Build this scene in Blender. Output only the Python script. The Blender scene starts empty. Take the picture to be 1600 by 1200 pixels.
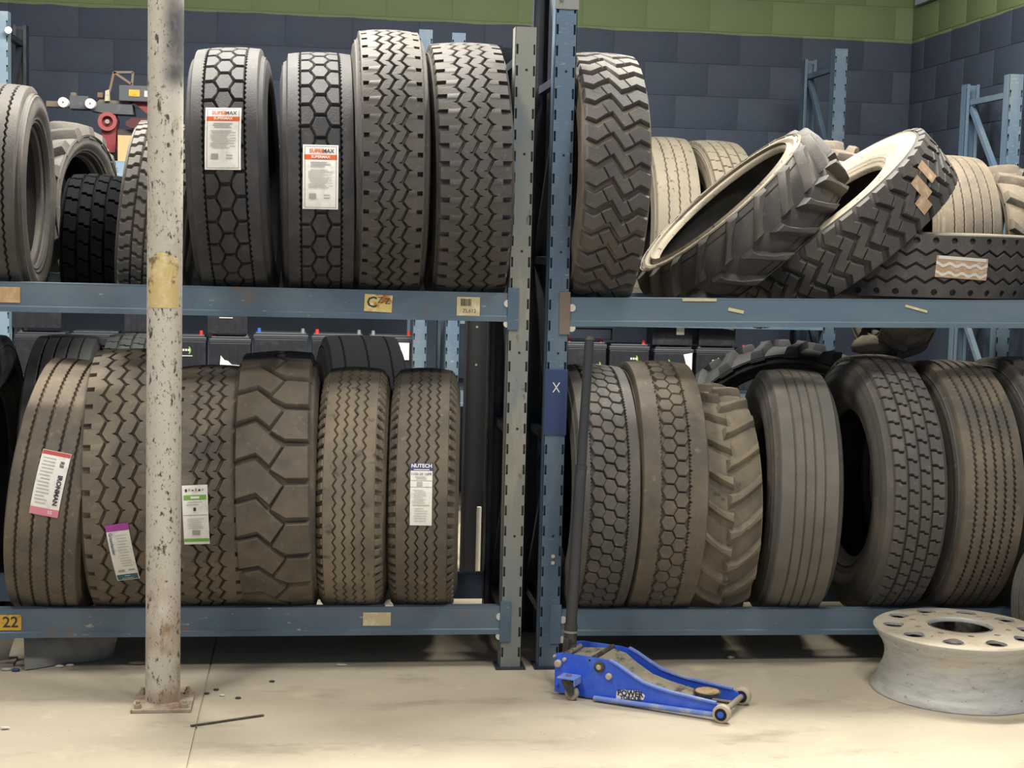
import bpy, bmesh, math, random
from mathutils import Vector, Matrix, Euler
random.seed(7)
SC = bpy.context.scene
COL = SC.collection
PI = math.pi

# ------------------------------------------------------------------ camera, world, lamps, exposure
CAM_H = 1.575
cam = bpy.data.cameras.new('camera')
cam.sensor_width = 36.0
cam.lens = 2400 / 1600 * 36.0
co = bpy.data.objects.new('camera', cam); COL.objects.link(co)
co.location = (0, 0, CAM_H)
co.matrix_world = Matrix.Translation((0, 0, CAM_H)) @ (Matrix.Rotation(-.134, 4, 'Z') @ Matrix.Rotation(PI/2-.0908, 4, 'X') @ Matrix.Rotation(.0254, 4, 'Z'))
SC.camera = co
SC.view_settings.view_transform = 'Standard'
SC.view_settings.look = 'None'
SC.view_settings.gamma = 1
SC.view_settings.exposure = 0.0
SC.view_settings.use_curve_mapping = False
w = bpy.data.worlds.new('world'); SC.world = w; w.use_nodes = True
bg = w.node_tree.nodes['Background']
bg.inputs[0].default_value = (.60, .72, 1.0, 1); bg.inputs[1].default_value = .40

def lamp(name, loc, target, power, size, col=(1, .93, .80), spread=180):
    l = bpy.data.lights.new(name, 'AREA'); l.energy = power; l.size = size; l.color = col
    l.shape = 'DISK'; l.spread = math.radians(spread)
    o = bpy.data.objects.new(name, l); COL.objects.link(o); o.location = loc
    o.rotation_euler = (Vector(target)-Vector(loc)).to_track_quat('-Z', 'Y').to_euler()
    return o
lamp('ceiling_lamp_front_right', (1.9, 1.6, 4.9), (1.3, 4.6, 0), 80, .7, (1, .95, .87))
lamp('ceiling_lamp_front_left', (-3.0, 1.6, 4.9), (-.8, 4.6, 0), 75, .7, (1, .95, .87))
lamp('ceiling_lamp_aisle_left', (-1.6, 3.9, 4.9), (-1.6, 3.9, 0), 92, .9, (1, .95, .87))
lamp('ceiling_lamp_aisle_right', (1.9, 3.9, 4.9), (1.9, 3.9, 0), 92, .9, (1, .95, .87))
for nm_, x_, y_, p_ in (('left', -.35, 6.12, 235), ('right', 2.25, 6.35, 215)):
    o_ = lamp('tube_lamp_over_rack_'+nm_, (x_, y_, 3.75), (x_, y_, 0), p_, 1.7, (1, .95, .85))
    o_.data.shape = 'RECTANGLE'; o_.data.size = 1.7; o_.data.size_y = .2; o_.rotation_euler = (0, 0, 0)

# ------------------------------------------------------------------ helpers
def srgb(h):
    h = h.lstrip('#'); c = [int(h[i:i+2], 16)/255 for i in (0, 2, 4)]
    return tuple((x/12.92 if x <= .04045 else ((x+.055)/1.055)**2.4) for x in c)+(1,)

def mat(name, base, rough=.7, layers=(), metallic=0., bump=None, rnd=0., spec=.5):
    """layers: (colour, scale, lo, hi, detail, stretch(3)|None); noise above lo..hi lays the colour on."""
    m = bpy.data.materials.new(name); m.use_nodes = True
    nt = m.node_tree; N = nt.nodes; L = nt.links
    b = N['Principled BSDF']; b.inputs['Roughness'].default_value = rough; b.inputs['Metallic'].default_value = metallic
    b.inputs['Specular IOR Level'].default_value = spec
    tc = N.new('ShaderNodeTexCoord'); oi = N.new('ShaderNodeObjectInfo')
    add = N.new('ShaderNodeVectorMath'); add.operation = 'MULTIPLY_ADD'
    L.new(oi.outputs['Random'], add.inputs[0]); add.inputs[1].default_value = (37, 53, 71); L.new(tc.outputs['Object'], add.inputs[2])
    rgb = N.new('ShaderNodeRGB'); rgb.outputs[0].default_value = srgb(base) if isinstance(base, str) else base
    out = rgb.outputs[0]
    for (c, sc, lo, hi, det, st) in layers:
        mp = N.new('ShaderNodeMapping'); L.new(add.outputs[0], mp.inputs[0])
        mp.inputs['Scale'].default_value = st or (1, 1, 1)
        n = N.new('ShaderNodeTexNoise'); n.inputs['Scale'].default_value = sc; n.inputs['Detail'].default_value = det
        n.inputs['Roughness'].default_value = .62
        L.new(mp.outputs[0], n.inputs['Vector'])
        r = N.new('ShaderNodeMapRange'); r.inputs['From Min'].default_value = lo; r.inputs['From Max'].default_value = hi
        L.new(n.outputs['Fac'], r.inputs['Value'])
        mx = N.new('ShaderNodeMix'); mx.data_type = 'RGBA'
        L.new(r.outputs[0], mx.inputs[0]); L.new(out, mx.inputs[6]); mx.inputs[7].default_value = srgb(c) if isinstance(c, str) else c
        out = mx.outputs[2]
    if rnd:
        hv = N.new('ShaderNodeHueSaturation'); r = N.new('ShaderNodeMapRange')
        r.inputs['To Min'].default_value = 1-rnd; r.inputs['To Max'].default_value = 1+rnd
        L.new(oi.outputs['Random'], r.inputs['Value']); L.new(r.outputs[0], hv.inputs['Value']); L.new(out, hv.inputs['Color'])
        out = hv.outputs[0]
    L.new(out, b.inputs['Base Color'])
    if bump:
        n = N.new('ShaderNodeTexNoise'); n.inputs['Scale'].default_value = bump[0]; n.inputs['Detail'].default_value = 6
        L.new(add.outputs[0], n.inputs['Vector'])
        bp = N.new('ShaderNodeBump'); bp.inputs['Strength'].default_value = bump[1]; bp.inputs['Distance'].default_value = .01
        L.new(n.outputs['Fac'], bp.inputs['Height']); L.new(bp.outputs[0], b.inputs['Normal'])
    return m

def flat(name, c, rough=.7, metallic=0.):
    return mat(name, c, rough, metallic=metallic)

class MB:
    def __init__(s): s.v = []; s.f = []
    def add(s, vs, fs):
        o = len(s.v); s.v += [tuple(p) for p in vs]; s.f += [tuple(i+o for i in f) for f in fs]; return s
    def box(s, c, d, rot=None, bev=0):
        x, y, z = (k/2 for k in d)
        if bev:
            bm = bmesh.new(); bmesh.ops.create_cube(bm, size=1)
            for v in bm.verts: v.co = Vector((v.co.x*d[0], v.co.y*d[1], v.co.z*d[2]))
            bmesh.ops.bevel(bm, geom=bm.edges[:], offset=bev, segments=2, affect='EDGES', profile=.5)
            vs = [v.co.copy() for v in bm.verts]; bm.verts.index_update()
            fs = [[v.index for v in f.verts] for f in bm.faces]; bm.free()
        else:
            vs = [Vector((a*x, b*y, e*z)) for a in (-1, 1) for b in (-1, 1) for e in (-1, 1)]
            fs = [(0, 1, 3, 2), (4, 6, 7, 5), (0, 4, 5, 1), (2, 3, 7, 6), (0, 2, 6, 4), (1, 5, 7, 3)]
        if rot is not None: vs = [rot @ p for p in vs]
        return s.add([p+Vector(c) for p in vs], fs)
    def bar(s, a, b, wd, th, up=(0, 0, 1)):
        a = Vector(a); b = Vector(b); d = b-a; z = d.normalized(); u = Vector(up)
        if abs(z.dot(u)) > .98: u = Vector((0, 1, 0))
        x = u.cross(z).normalized(); y = z.cross(x)
        R = Matrix((x, y, z)).transposed()
        return s.box((a+b)/2, (wd, th, d.length), R)
    def cyl(s, a, b, r, n=24, r2=None, cap=True):
        a = Vector(a); b = Vector(b); r2 = r if r2 is None else r2; z = (b-a).normalized()
        x = z.orthogonal().normalized(); y = z.cross(x)
        vs = []
        for p, q in ((a, r), (b, r2)):
            vs += [p+x*q*math.cos(t*2*PI/n)+y*q*math.sin(t*2*PI/n) for t in range(n)]
        fs = [(i, (i+1) % n, n+(i+1) % n, n+i) for i in range(n)]
        if cap: fs += [tuple(range(n))[::-1], tuple(range(n, 2*n))]
        return s.add(vs, fs)
    def lathe(s, prof, n=64, axis='Z', c=(0, 0, 0), close=False):
        vs = []; m = len(prof)
        for i in range(n):
            t = i*2*PI/n; cs, sn = math.cos(t), math.sin(t)
            for r, h in prof:
                p = (r*cs, r*sn, h) if axis == 'Z' else ((h, r*cs, r*sn) if axis == 'X' else (r*cs, h, r*sn))
                vs.append((p[0]+c[0], p[1]+c[1], p[2]+c[2]))
        fs = []
        for i in range(n):
            j = (i+1) % n
            for k in range(m if close else m-1):
                l = (k+1) % m
                fs.append((i*m+k, j*m+k, j*m+l, i*m+l))
        return s.add(vs, fs)
    def prism(s, pts, d, f):
        """pts 2D polygon, d (lo,hi) depth, f(x,y,h)->3D"""
        n = len(pts)
        vs = [f(x, y, d[0]) for x, y in pts]+[f(x, y, d[1]) for x, y in pts]
        return s.add(vs, [tuple(range(n))[::-1], tuple(range(n, 2*n))]+[(i, (i+1) % n, n+(i+1) % n, n+i) for i in range(n)])
    def mesh(s, name, m, smooth=None):
        me = bpy.data.meshes.new(name); me.from_pydata(s.v, [], s.f); me.materials.append(m)
        bm = bmesh.new(); bm.from_mesh(me); bmesh.ops.recalc_face_normals(bm, faces=bm.faces); bm.to_mesh(me); bm.free()
        if smooth:
            me.polygons.foreach_set('use_smooth', [True]*len(me.polygons)); me.set_sharp_from_angle(angle=math.radians(smooth))
        me.update(); return me
    def build(s, name, m, parent=None, smooth=None):
        o = bpy.data.objects.new(name, s.mesh(name, m, smooth)); COL.objects.link(o)
        if parent is not None: o.parent = parent
        return o

def tag(o, label, cat, group=None):
    o['label'] = label; o['category'] = cat
    if group: o['group'] = group
    return o
def thing(name, label, cat, loc=(0, 0, 0), rot=(0, 0, 0), group=None):
    o = bpy.data.objects.new(name, None); COL.objects.link(o); o.location = loc; o.rotation_euler = rot; o.empty_display_size = .1
    return tag(o, label, cat, group)
def struct(o): o['kind'] = 'structure'; return o
def inst(name, me, parent, loc=(0, 0, 0), rot=(0, 0, 0)):
    o = bpy.data.objects.new(name, me); COL.objects.link(o); o.parent = parent; o.location = loc; o.rotation_euler = rot; return o

def text_geo(body, size, align='CENTER', shear=0, bold=0):
    cu = bpy.data.curves.new('txt', 'FONT'); cu.body = body; cu.size = size; cu.align_x = align; cu.align_y = 'CENTER'; cu.resolution_u = 2
    cu.shear = shear; cu.offset = bold
    o = bpy.data.objects.new('txt', cu); COL.objects.link(o)
    dg = bpy.context.evaluated_depsgraph_get(); me = bpy.data.meshes.new_from_object(o.evaluated_get(dg))
    vs = [(v.co.x, v.co.y) for v in me.vertices]; fs = [tuple(p.vertices) for p in me.polygons]
    bpy.data.objects.remove(o); bpy.data.curves.remove(cu); bpy.data.meshes.remove(me)
    return vs, fs

# ------------------------------------------------------------------ materials
BROWN = '#6b5d4b'
M = {}
M['rub_black'] = mat('rubber_black', '#343437', .74, [('#454341', 9, .45, .7, 6, None), ('#55504a', 40, .62, .75, 4, None)], bump=(160, .12), rnd=.1)
M['rub_grey'] = mat('rubber_grey', '#504e4b', .7, [('#635d54', 7, .42, .7, 6, None), ('#776e61', 45, .6, .76, 4, None)], bump=(160, .12), rnd=.08)
M['rub_brown'] = mat('rubber_dusty_brown', '#59534b', .78, [('#736857', 5, .38, .68, 6, None), ('#877a66', 38, .6, .78, 4, None), ('#4a4947', 3, .58, .7, 4, None)], bump=(150, .12), rnd=.08)
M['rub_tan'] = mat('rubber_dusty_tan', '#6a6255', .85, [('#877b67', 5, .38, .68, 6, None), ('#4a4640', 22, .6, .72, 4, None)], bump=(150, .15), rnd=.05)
M['rub_pale'] = mat('rubber_pale_dust_lit', '#7d776b', .9, [('#8b8272', 6, .35, .62, 7, None), ('#4a4641', 30, .6, .7, 5, None)], bump=(120, .2))  # pale dust; on upper sidewalls the lamplight is put in too
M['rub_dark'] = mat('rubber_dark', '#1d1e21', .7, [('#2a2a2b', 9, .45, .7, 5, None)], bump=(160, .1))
M['rub_mid'] = mat('rubber_mid_grey', '#413f3d', .68, [('#504b45', 7, .42, .7, 6, None), ('#625a4f', 45, .6, .76, 4, None)], bump=(160, .12), rnd=.08)
M['rub_worn'] = mat('rubber_worn_grey', '#625f58', .8, [('#716c62', 5, .42, .68, 6, None), ('#8d8270', 4, .6, .7, 6, (1, 1, .5))], bump=(150, .1))
M['rub_shade'] = mat('rubber_shade_black', '#121317', .95, spec=.1)  # near-black rubber, the shade on the tyres is put into the colour
M['rub_in'] = mat('rubber_inner_liner', '#242425', .75, [('#3a3733', 8, .5, .7, 5, None)])
BLUE = [('#66757f', 6, .45, .7, 6, (1, 1, .3)), ('#7b858b', 30, .6, .74, 5, (1, 1, 6)), ('#6a5443', 5, .68, .74, 8, None), ('#99988f', 60, .68, .75, 3, (.3, 1, 1))]
M['steel_blue'] = mat('rack_blue_paint', '#506579', .5, BLUE, bump=(60, .05))
M['steel_beam'] = mat('beam_blue_paint', '#4f6374', .48, [('#65747e', 4, .45, .7, 7, (.5, 1, 1)), ('#7d6a58', 3.4, .58, .70, 9, None), ('#80604a', 7, .61, .68, 8, None), ('#b0aca0', 55, .68, .75, 3, (.25, 1, 1))], bump=(60, .05))
M['steel_beam_r'] = mat('beam_blue_grey_paint', '#5a6e7d', .45, [('#6c7b85', 4, .45, .7, 7, (.3, 1, 1)), ('#b0aca0', 55, .71, .76, 3, (.25, 1, 1))], bump=(60, .05))
M['steel_rear'] = mat('rack_deep_blue_paint', '#3b4b5b', .5, [('#4b5966', 8, .5, .7, 5, None)])
M['steel_worn'] = mat('rack_worn_grey_paint', '#7e8078', .6, [('#6b7880', 7, .48, .66, 7, (1, 1, .25)), ('#9a9484', 10, .55, .7, 7, (1, 1, .15)), ('#4b4a44', 22, .63, .72, 6, (1, 1, .5))], bump=(60, .06))
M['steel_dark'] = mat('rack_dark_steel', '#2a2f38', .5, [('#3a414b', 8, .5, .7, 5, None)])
M['steel_pale'] = mat('rack_pale_blue_paint', '#7f96a8', .5, [('#93a5b1', 8, .5, .7, 5, None)])  # pale blue paint of the far left upright and the machine beam
M['dark'] = flat('dark_steel_and_hole_shade', '#16181c', .8)  # dark steel; on bolt holes it paints the shade of the hole
M['rust'] = mat('rusty_steel', '#75695d', .75, [('#7d5f48', 12, .5, .66, 7, None)])
M['bluepatch'] = mat('dark_blue_paint', '#2e3f66', .5, [('#51607a', 9, .55, .7, 6, None)])
M['pale'] = flat('pale_plastic', '#c9c7bd', .6)
M['paper'] = mat('paper_white', '#eeede6', .7, [('#dcdad1', 40, .5, .7, 4, None)])
M['paperyel'] = mat('paper_yellowed', '#c7b98f', .7, [('#d8cfae', 25, .5, .65, 5, None)])
M['paperrust'] = mat('paper_rust_stained', '#cdb872', .7, [('#a4652a', 22, .5, .62, 6, None), ('#e6ddb4', 30, .55, .7, 4, None)])
M['orange'] = flat('print_orange', '#d8622f'); M['red'] = flat('print_red', '#b9524a'); M['pink'] = flat('print_pink', '#d98995')
M['purple'] = flat('print_purple', '#a8479f'); M['teal'] = flat('print_teal', '#3f6678'); M['green'] = flat('print_green', '#79b24f')
M['navy'] = flat('print_navy', '#3f4275'); M['ink'] = flat('print_ink', '#34343a'); M['grey'] = flat('print_grey', '#a5a49d'); M['lightgrey'] = flat('print_light_grey', '#b9b8b0')
M['yellow'] = mat('paint_yellow', '#c9a13a', .7, [('#7d6430', 30, .55, .7, 5, None)])
M['white'] = flat('print_white', '#f0efe9')
M['card'] = mat('cardboard', '#a98d6f', .9, [('#c7b196', 30, .5, .7, 4, None)])
M['battery'] = mat('battery_case_plastic', '#23252b', .45, [('#30333a', 20, .5, .7, 4, None)], rnd=.1)
M['battery_lid'] = flat('battery_lid_plastic', '#3a3d44', .4)
M['redcap'] = flat('terminal_red', '#c8372f', .4); M['bluecap'] = flat('terminal_blue', '#3c5fb5', .4); M['lead'] = flat('terminal_lead', '#8d8f90', .5, .5)
M['jackblue'] = mat('jack_blue_enamel', '#2f5cd6', .4, [('#4a74dc', 8, .5, .7, 5, None), ('#98a2b6', 28, .64, .74, 6, None)])
M['jackedge'] = mat('jack_blue_dusty_edge', '#6d86cc', .6, [('#9aa2b4', 18, .5, .66, 6, None)])
M['jackdust'] = mat('jack_dusty_steel', '#8d8674', .8, [('#4b4740', 26, .52, .62, 6, (1, .4, 1)), ('#a69c86', 9, .5, .7, 5, None)])
M['handle'] = mat('jack_handle_black', '#37393c', .45, [('#505153', 14, .55, .7, 5, (1, 1, .3))])
M['iron'] = mat('greasy_iron_and_shade', '#3b3833', .6, [('#6d675b', 30, .5, .7, 5, None)])  # greasy iron, also the shade colour inside the wheel barrel
M['bolt'] = mat('bolt_zinc', '#97958c', .45, metallic=.5)
M['cream'] = mat('cream_enamel', '#b9ad96', .5, [('#8a8070', 30, .55, .7, 5, None)])
M['alu'] = mat('aluminium_wheel', '#bdbcb6', .5, [('#a3a29c', 10, .45, .7, 7, (1, 1, 5)), ('#6a6863', 34, .62, .72, 6, (1, 1, 3)), ('#c3b9a4', 6, .55, .7, 6, None)], metallic=.1, bump=(90, .08))
M['aluface'] = mat('aluminium_wheel_dusty_face', '#bfb5a1', .6, [('#ab9d86', 7, .45, .7, 7, None), ('#8c8270', 40, .62, .74, 5, None)], metallic=.15, bump=(90, .08))
M['column'] = mat('column_flaking_paint', '#c4beb1', .6, [('#b0a897', 3, .45, .7, 6, (1, 1, .3)), ('#d2cdc2', 14, .58, .72, 6, (1, 1, .4)), ('#8a6c48', 9, .585, .66, 9, (1, 1, .35)), ('#4a443c', 34, .60, .65, 7, (1, 1, .5)), ('#55493c', 70, .60, .66, 5, (1, 1, .7)), ('#7a6650', 120, .62, .7, 3, (1, 1, .6))], bump=(50, .15))
M['columnbase'] = mat('column_base_rust', '#a39584', .75, [('#866b54', 14, .48, .62, 8, None), ('#b3a998', 22, .58, .7, 6, None)], bump=(60, .15))
M['redpaint'] = mat('machine_red_paint', '#7d2a2e', .55, [('#5c2428', 10, .5, .7, 5, None)])
M['machgrey'] = mat('machine_grey_paint', '#4b4e53', .55, [('#6b6a66', 10, .55, .75, 5, None)])
M['wood'] = mat('pale_wood', '#c2a377', .8, [('#a98a60', 9, .5, .7, 5, (1, 1, .2))])
M['cloth'] = mat('grey_sacking', '#86857f', .95, [('#716f69', 8, .45, .65, 6, None)], bump=(40, .4))
M['foil'] = flat('foil', '#b9bbbd', .3, .7)
M['patchcol'] = flat('grey_board', '#8f979c', .8)

# ------------------------------------------------------------------ setting: floor, block walls, ceiling
YW = 9.6; XW = 3.83
m = M['floor'] = mat('floor_concrete', '#aca28f', .8, [('#bab09b', 1.1, .4, .65, 8, None), ('#8f8674', 2.3, .55, .75, 8, (1, 2.2, 1)), ('#7d7462', 14, .64, .78, 7, (.5, 1.6, 1)), ('#c3b89e', 5, .58, .75, 7, None), ('#5d564b', 70, .72, .78, 3, None)], bump=(30, .12))
fl = MB()
JX = -.335
fl.add([(-9, -3, 0), (JX-.003, -3, 0), (JX-.003, YW, 0), (-9, YW, 0), (JX+.003, -3, 0), (XW, -3, 0), (XW, YW, 0), (JX+.003, YW, 0),
        (JX-.003, -3, -.006), (JX+.003, -3, -.006), (JX+.003, YW, -.006), (JX-.003, YW, -.006)],
       [(0, 1, 2, 3), (4, 5, 6, 7), (8, 9, 10, 11), (1, 8, 11, 2), (9, 4, 7, 10)])
struct(fl.build('floor', M['floor']))

def wall_material(name, axis_green, line):
    m = mat(name, '#2f3848', .75, [('#333d4d', 3, .45, .7, 6, None), ('#2b3340', 16, .6, .75, 6, None)], bump=(70, .25), rnd=.02)
    nt = m.node_tree; N = nt.nodes; L = nt.links; b = N['Principled BSDF']
    src = b.inputs['Base Color'].links[0].from_socket
    g = N.new('ShaderNodeNewGeometry'); sp = N.new('ShaderNodeSeparateXYZ'); L.new(g.outputs['Position'], sp.inputs[0])
    nz = N.new('ShaderNodeTexNoise'); nz.inputs['Scale'].default_value = 3; L.new(g.outputs['Position'], nz.inputs['Vector'])
    ma = N.new('ShaderNodeMath'); ma.operation = 'MULTIPLY_ADD'; L.new(nz.outputs['Fac'], ma.inputs[0]); ma.inputs[1].default_value = .035; L.new(sp.outputs['Z'], ma.inputs[2])
    gt = N.new('ShaderNodeMath'); gt.operation = 'GREATER_THAN'; L.new(ma.outputs[0], gt.inputs[0]); gt.inputs[1].default_value = line+.0175
    n2 = N.new('ShaderNodeTexNoise'); n2.inputs['Scale'].default_value = 2.2; n2.inputs['Detail'].default_value = 5; L.new(g.outputs['Position'], n2.inputs['Vector'])
    cr = N.new('ShaderNodeMix'); cr.data_type = 'RGBA'; L.new(n2.outputs['Fac'], cr.inputs[0]); cr.inputs[6].default_value = srgb('#66744a'); cr.inputs[7].default_value = srgb('#5d6a4c')
    mx = N.new('ShaderNodeMix'); mx.data_type = 'RGBA'; L.new(gt.outputs[0], mx.inputs[0]); L.new(src, mx.inputs[6]); L.new(cr.outputs[2], mx.inputs[7])
    L.new(mx.outputs[2], b.inputs['Base Color'])
    return m
M['wall'] = wall_material('wall_painted_block', 0, 2.925)
BL, BH, G = .4064, .2032, .005
def block_wall(name, x0, n, z0, rows, place, rot):
    """mortar backing plus proud blocks; only the courses that can be seen get single blocks"""
    bm = MB(); place_back = place
    L_ = n*BL
    wo = bpy.data.objects.new(name, None)
    bk = MB().box((L_/2+x0, .06, 2.5), (L_+.8, .12, 5.4)); o = bk.build(name, M['wall']); o.location = place; o.rotation_euler = rot; struct(o)
    bpy.data.objects.remove(wo)
    bb = MB().box((0, 0, 0), (BL-G, .012, BH-G), bev=.0022); me = bb.mesh('block', M['wall'], 40)
    hb = MB().box((0, 0, 0), (BL/2-G, .012, BH-G), bev=.0022); mh = hb.mesh('block', M['wall'], 40)
    for r in range(rows):
        z = z0+(r+.5)*BH
        off = (r % 2)*BL/2
        if off:
            inst('block', mh, o, (x0+BL/4, .0025, z)); inst('block', mh, o, (x0+n*BL-BL/4, .0025, z))
        for k in range(n-(1 if off else 0)):
            inst('block', me, o, (x0+off+(k+.5)*BL, .0025, z))
    return o
# course joints at z = 2.33, 2.53, 2.74, 2.94
Z0 = 2.94-6*BH
block_wall('wall_back', -3.2, 18, Z0, 9, (0, YW, 0), (0, 0, 0))
block_wall('wall_right', 0, 12, Z0, 9, (XW, YW, 0), (0, 0, -PI/2))
cl = MB().box((-2.6, 3.3, 5.35), (13, 12.8, .1)); struct(cl.build('ceiling', flat('ceiling_grey', '#8a8a88', .9)))

# ------------------------------------------------------------------ racks
def upright_mesh(H, wd=.0785, dp=.07, mats=None):
    """perforated upright: front sheet with two rows of slots on its edges, folded sides"""
    m = MB(); x = wd/2
    xs = [-x, -x+.004, -x+.012, x-.012, x-.004, x]
    zs = [0]; z = .045
    while z < H-.05: zs += [z, z+.036]; z += .0762
    zs.append(H)
    vs = []; nx = len(xs)
    for zz in zs:
        for q in xs: vs.append((q, 0, zz))
    fs = []
    for j in range(len(zs)-1):
        for i in range(nx-1):
            if j % 2 == 1 and i in (1, 3): continue
            a = j*nx+i; fs.append((a, a+1, a+nx+1, a+nx))
    m.add(vs, fs)
    for s in (-1, 1):
        m.box((s*(x-.001), dp/2, H/2), (.002, dp, H))
        m.box((s*(x-.010), dp-.001, H/2), (.02, .002, H))
    m.box((0, .016, H/2), (wd-.006, .002, H-.002))
    return m
def frame(name, label, x, yf, depth, H, front_mat, rear_mat, group=None, braces=True, side=1, lean=0):
    t = thing(name, label, 'rack frame', (x, yf, 0), (0, 0, 0), group)
    upright_mesh(H).build('front_upright', front_mat, t)
    r = upright_mesh(H).build('rear_upright', rear_mat, t); r.location = (0, depth, 0); r.rotation_euler = (0, 0, PI)
    for yy in (0.03, depth-.03):
        MB().box((0, yy, .004), (.11, .10, .008)).build('base_plate', rear_mat, t)
    if braces:
        n = int(H/.62); zz = [.18+k*(H-.28)/n for k in range(n+1)]
        for k, z in enumerate(zz): MB().bar((0, .06, z), (0, depth-.06, z), .03, .03).build('brace', rear_mat, t)
        for k in range(n):
            a, b = (.065, depth-.065) if k % 2 else (depth-.065, .065)
            MB().bar((0, a, zz[k]+.03), (0, b, zz[k+1]-.03), .028, .028, (1, 0, 0)).build('brace', rear_mat, t)
    hm = MB().cyl((0, -.0006, 0), (0, .001, 0), .0048, 10).mesh('bolt_hole', M['dark'])
    for z in (.5, .9, 1.18, 1.55, 1.9, 2.2):
        if z < H and yf < 6: inst('bolt_hole', hm, t, (.004, 0, z))
    return t
YF = 5.55; DEP = .61
f1 = frame('rack_frame', 'worn grey rack frame with slotted upright ending just below the green paint', .768, YF, DEP, 2.352, M['steel_worn'], M['steel_dark'])
f2 = frame('rack_frame', 'taller blue slotted rack frame behind the jack handle with dark blue patch', .912, YF, DEP, 2.95, M['steel_blue'], M['steel_dark'])
frame('rack_frame', 'blue rack frame outside left edge of the photo', -1.74, YF, DEP, 2.352, M['steel_blue'], M['steel_dark'])
frame('rack_frame', 'blue rack frame outside right edge of the photo', 3.40, YF, DEP, 2.352, M['steel_blue'], M['steel_dark'])
# patches on the taller upright
pm = MB().box((0, -.002, 1.0), (.084, .004, .245), bev=.0015); pm.build('patch_plate', M['bluepatch'], f2)['label'] = 'dark blue plate with chalk cross'
xm = MB()
for s in (1, -1): xm.bar((-.012*s, -.0045, 1.037), (.012*s, -.0045, 1.073), .003, .0005, (0, 1, 0))
xm.build('chalk_cross', M['white'], f2)
MB().box((0, -.002, 2.72), (.088, .004, .60), bev=.0015).build('splice_plate', M['steel_worn'], f2)
for z in (.40, .425): MB().cyl((0.006, .002, z), (0.006, -.004, z), .007, 12).build('bolt', M['pale'], f2)

def beam(name, label, p0, p1, h, mtl, th=.045, step=True, group=None, conn=True, face=-1):
    """box beam with a lower lip; p0,p1 = top front edge ends"""
    p0 = Vector(p0); p1 = Vector(p1); d = (p1-p0); L_ = d.length
    t = thing(name, label, 'shelf beam', p0, (0, -math.atan2(d.z, d.x), 0), group)
    prof = [(0, 0), (th, 0), (th, -h), (-.003, -h), (-.003, -h+.018), (0.001, -h+.022), (0.001, -.006), (0, -.004)]
    m = MB()
    n = len(prof)
    vs = [(0, -face*y, z) for y, z in prof]+[(L_, -face*y, z) for y, z in prof]
    m.add(vs, [tuple(range(n)), tuple(range(n, 2*n))[::-1]]+[(i, (i+1) % n, n+(i+1) % n, n+i) for i in range(n)])
    m.build('beam_rail', mtl, t)
    if conn:
        for e, s in ((0, -1), (L_, 1)):
            MB().box((e+s*.015, face*.0025, -h/2-.005), (.04, .005, h+.05), bev=.001).build('end_bracket', mtl if s > 0 else (M['rust'] if 'right upper' in label else mtl), t)
    return t
ub = beam('shelf_beam', 'rust-stained blue beam along the front of the left upper shelf', (-1.70, YF, 1.401), (.730, YF, 1.397), .104, M['steel_beam'])
lb = beam('shelf_beam', 'blue beam along the front of the left bottom shelf, numbered 22', (-1.70, YF, .238), (.730, YF, .236), .104, M['steel_beam'])
ubr = beam('shelf_beam', 'blue-grey beam along the front of the right upper shelf under the tilted tyres', (.950, YF, 1.386), (3.36, YF, 1.420), .106, M['steel_beam_r'])
lbr = beam('shelf_beam', 'blue-grey beam along the front of the right bottom shelf beside the blue jack', (.950, YF, .222), (3.36, YF, .210), .098, M['steel_beam_r'])
for (a, b, z, mt, lb_) in ((-1.70, .730, 1.42, M['steel_blue'], 'rear beam behind the tyres of the left upper shelf'), (-1.70, .730, .237, M['steel_blue'], 'rear beam behind the tyres of the left bottom shelf'),
                      (.950, 3.36, 1.39, M['steel_blue'], 'rear beam behind the tyres of the right upper shelf'), (.950, 3.36, .216, M['steel_blue'], 'rear beam behind the tyres of the right bottom shelf')):
    beam('shelf_beam', lb_, (a, YF+DEP, z), (b, YF+DEP, z), .104, mt, face=1, conn=False)
def hooks(t, x):
    for z in (-.038, -.112): MB().cyl((x, -.002, z), (x, .004, z), .014, 14).build('safety_pin', M['pale'], t)
hooks(ub, 2.425); hooks(lb, 2.425); hooks(ubr, .012); hooks(lbr, .012)
def sticker(parent, name, x, z, wd, h, mtl, y=-.0015, tilt=0):
    R_ = Matrix.Rotation(tilt, 3, 'Y')
    return MB().box((x, y, z), (wd, .001, h), R_).build(name, mtl, parent)
def print_flat(parent, name, body, x, z, size, mtl, y=-.0026, sx=1, bold=0, tilt=0):
    vs, fs = text_geo(body, size, bold=bold); c, s = math.cos(tilt), math.sin(tilt)
    m = MB().add([(x+(a*c-b*s)*sx, y, z+(a*s+b*c)) for a, b in vs], fs); return m.build(name, mtl, parent)
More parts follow.
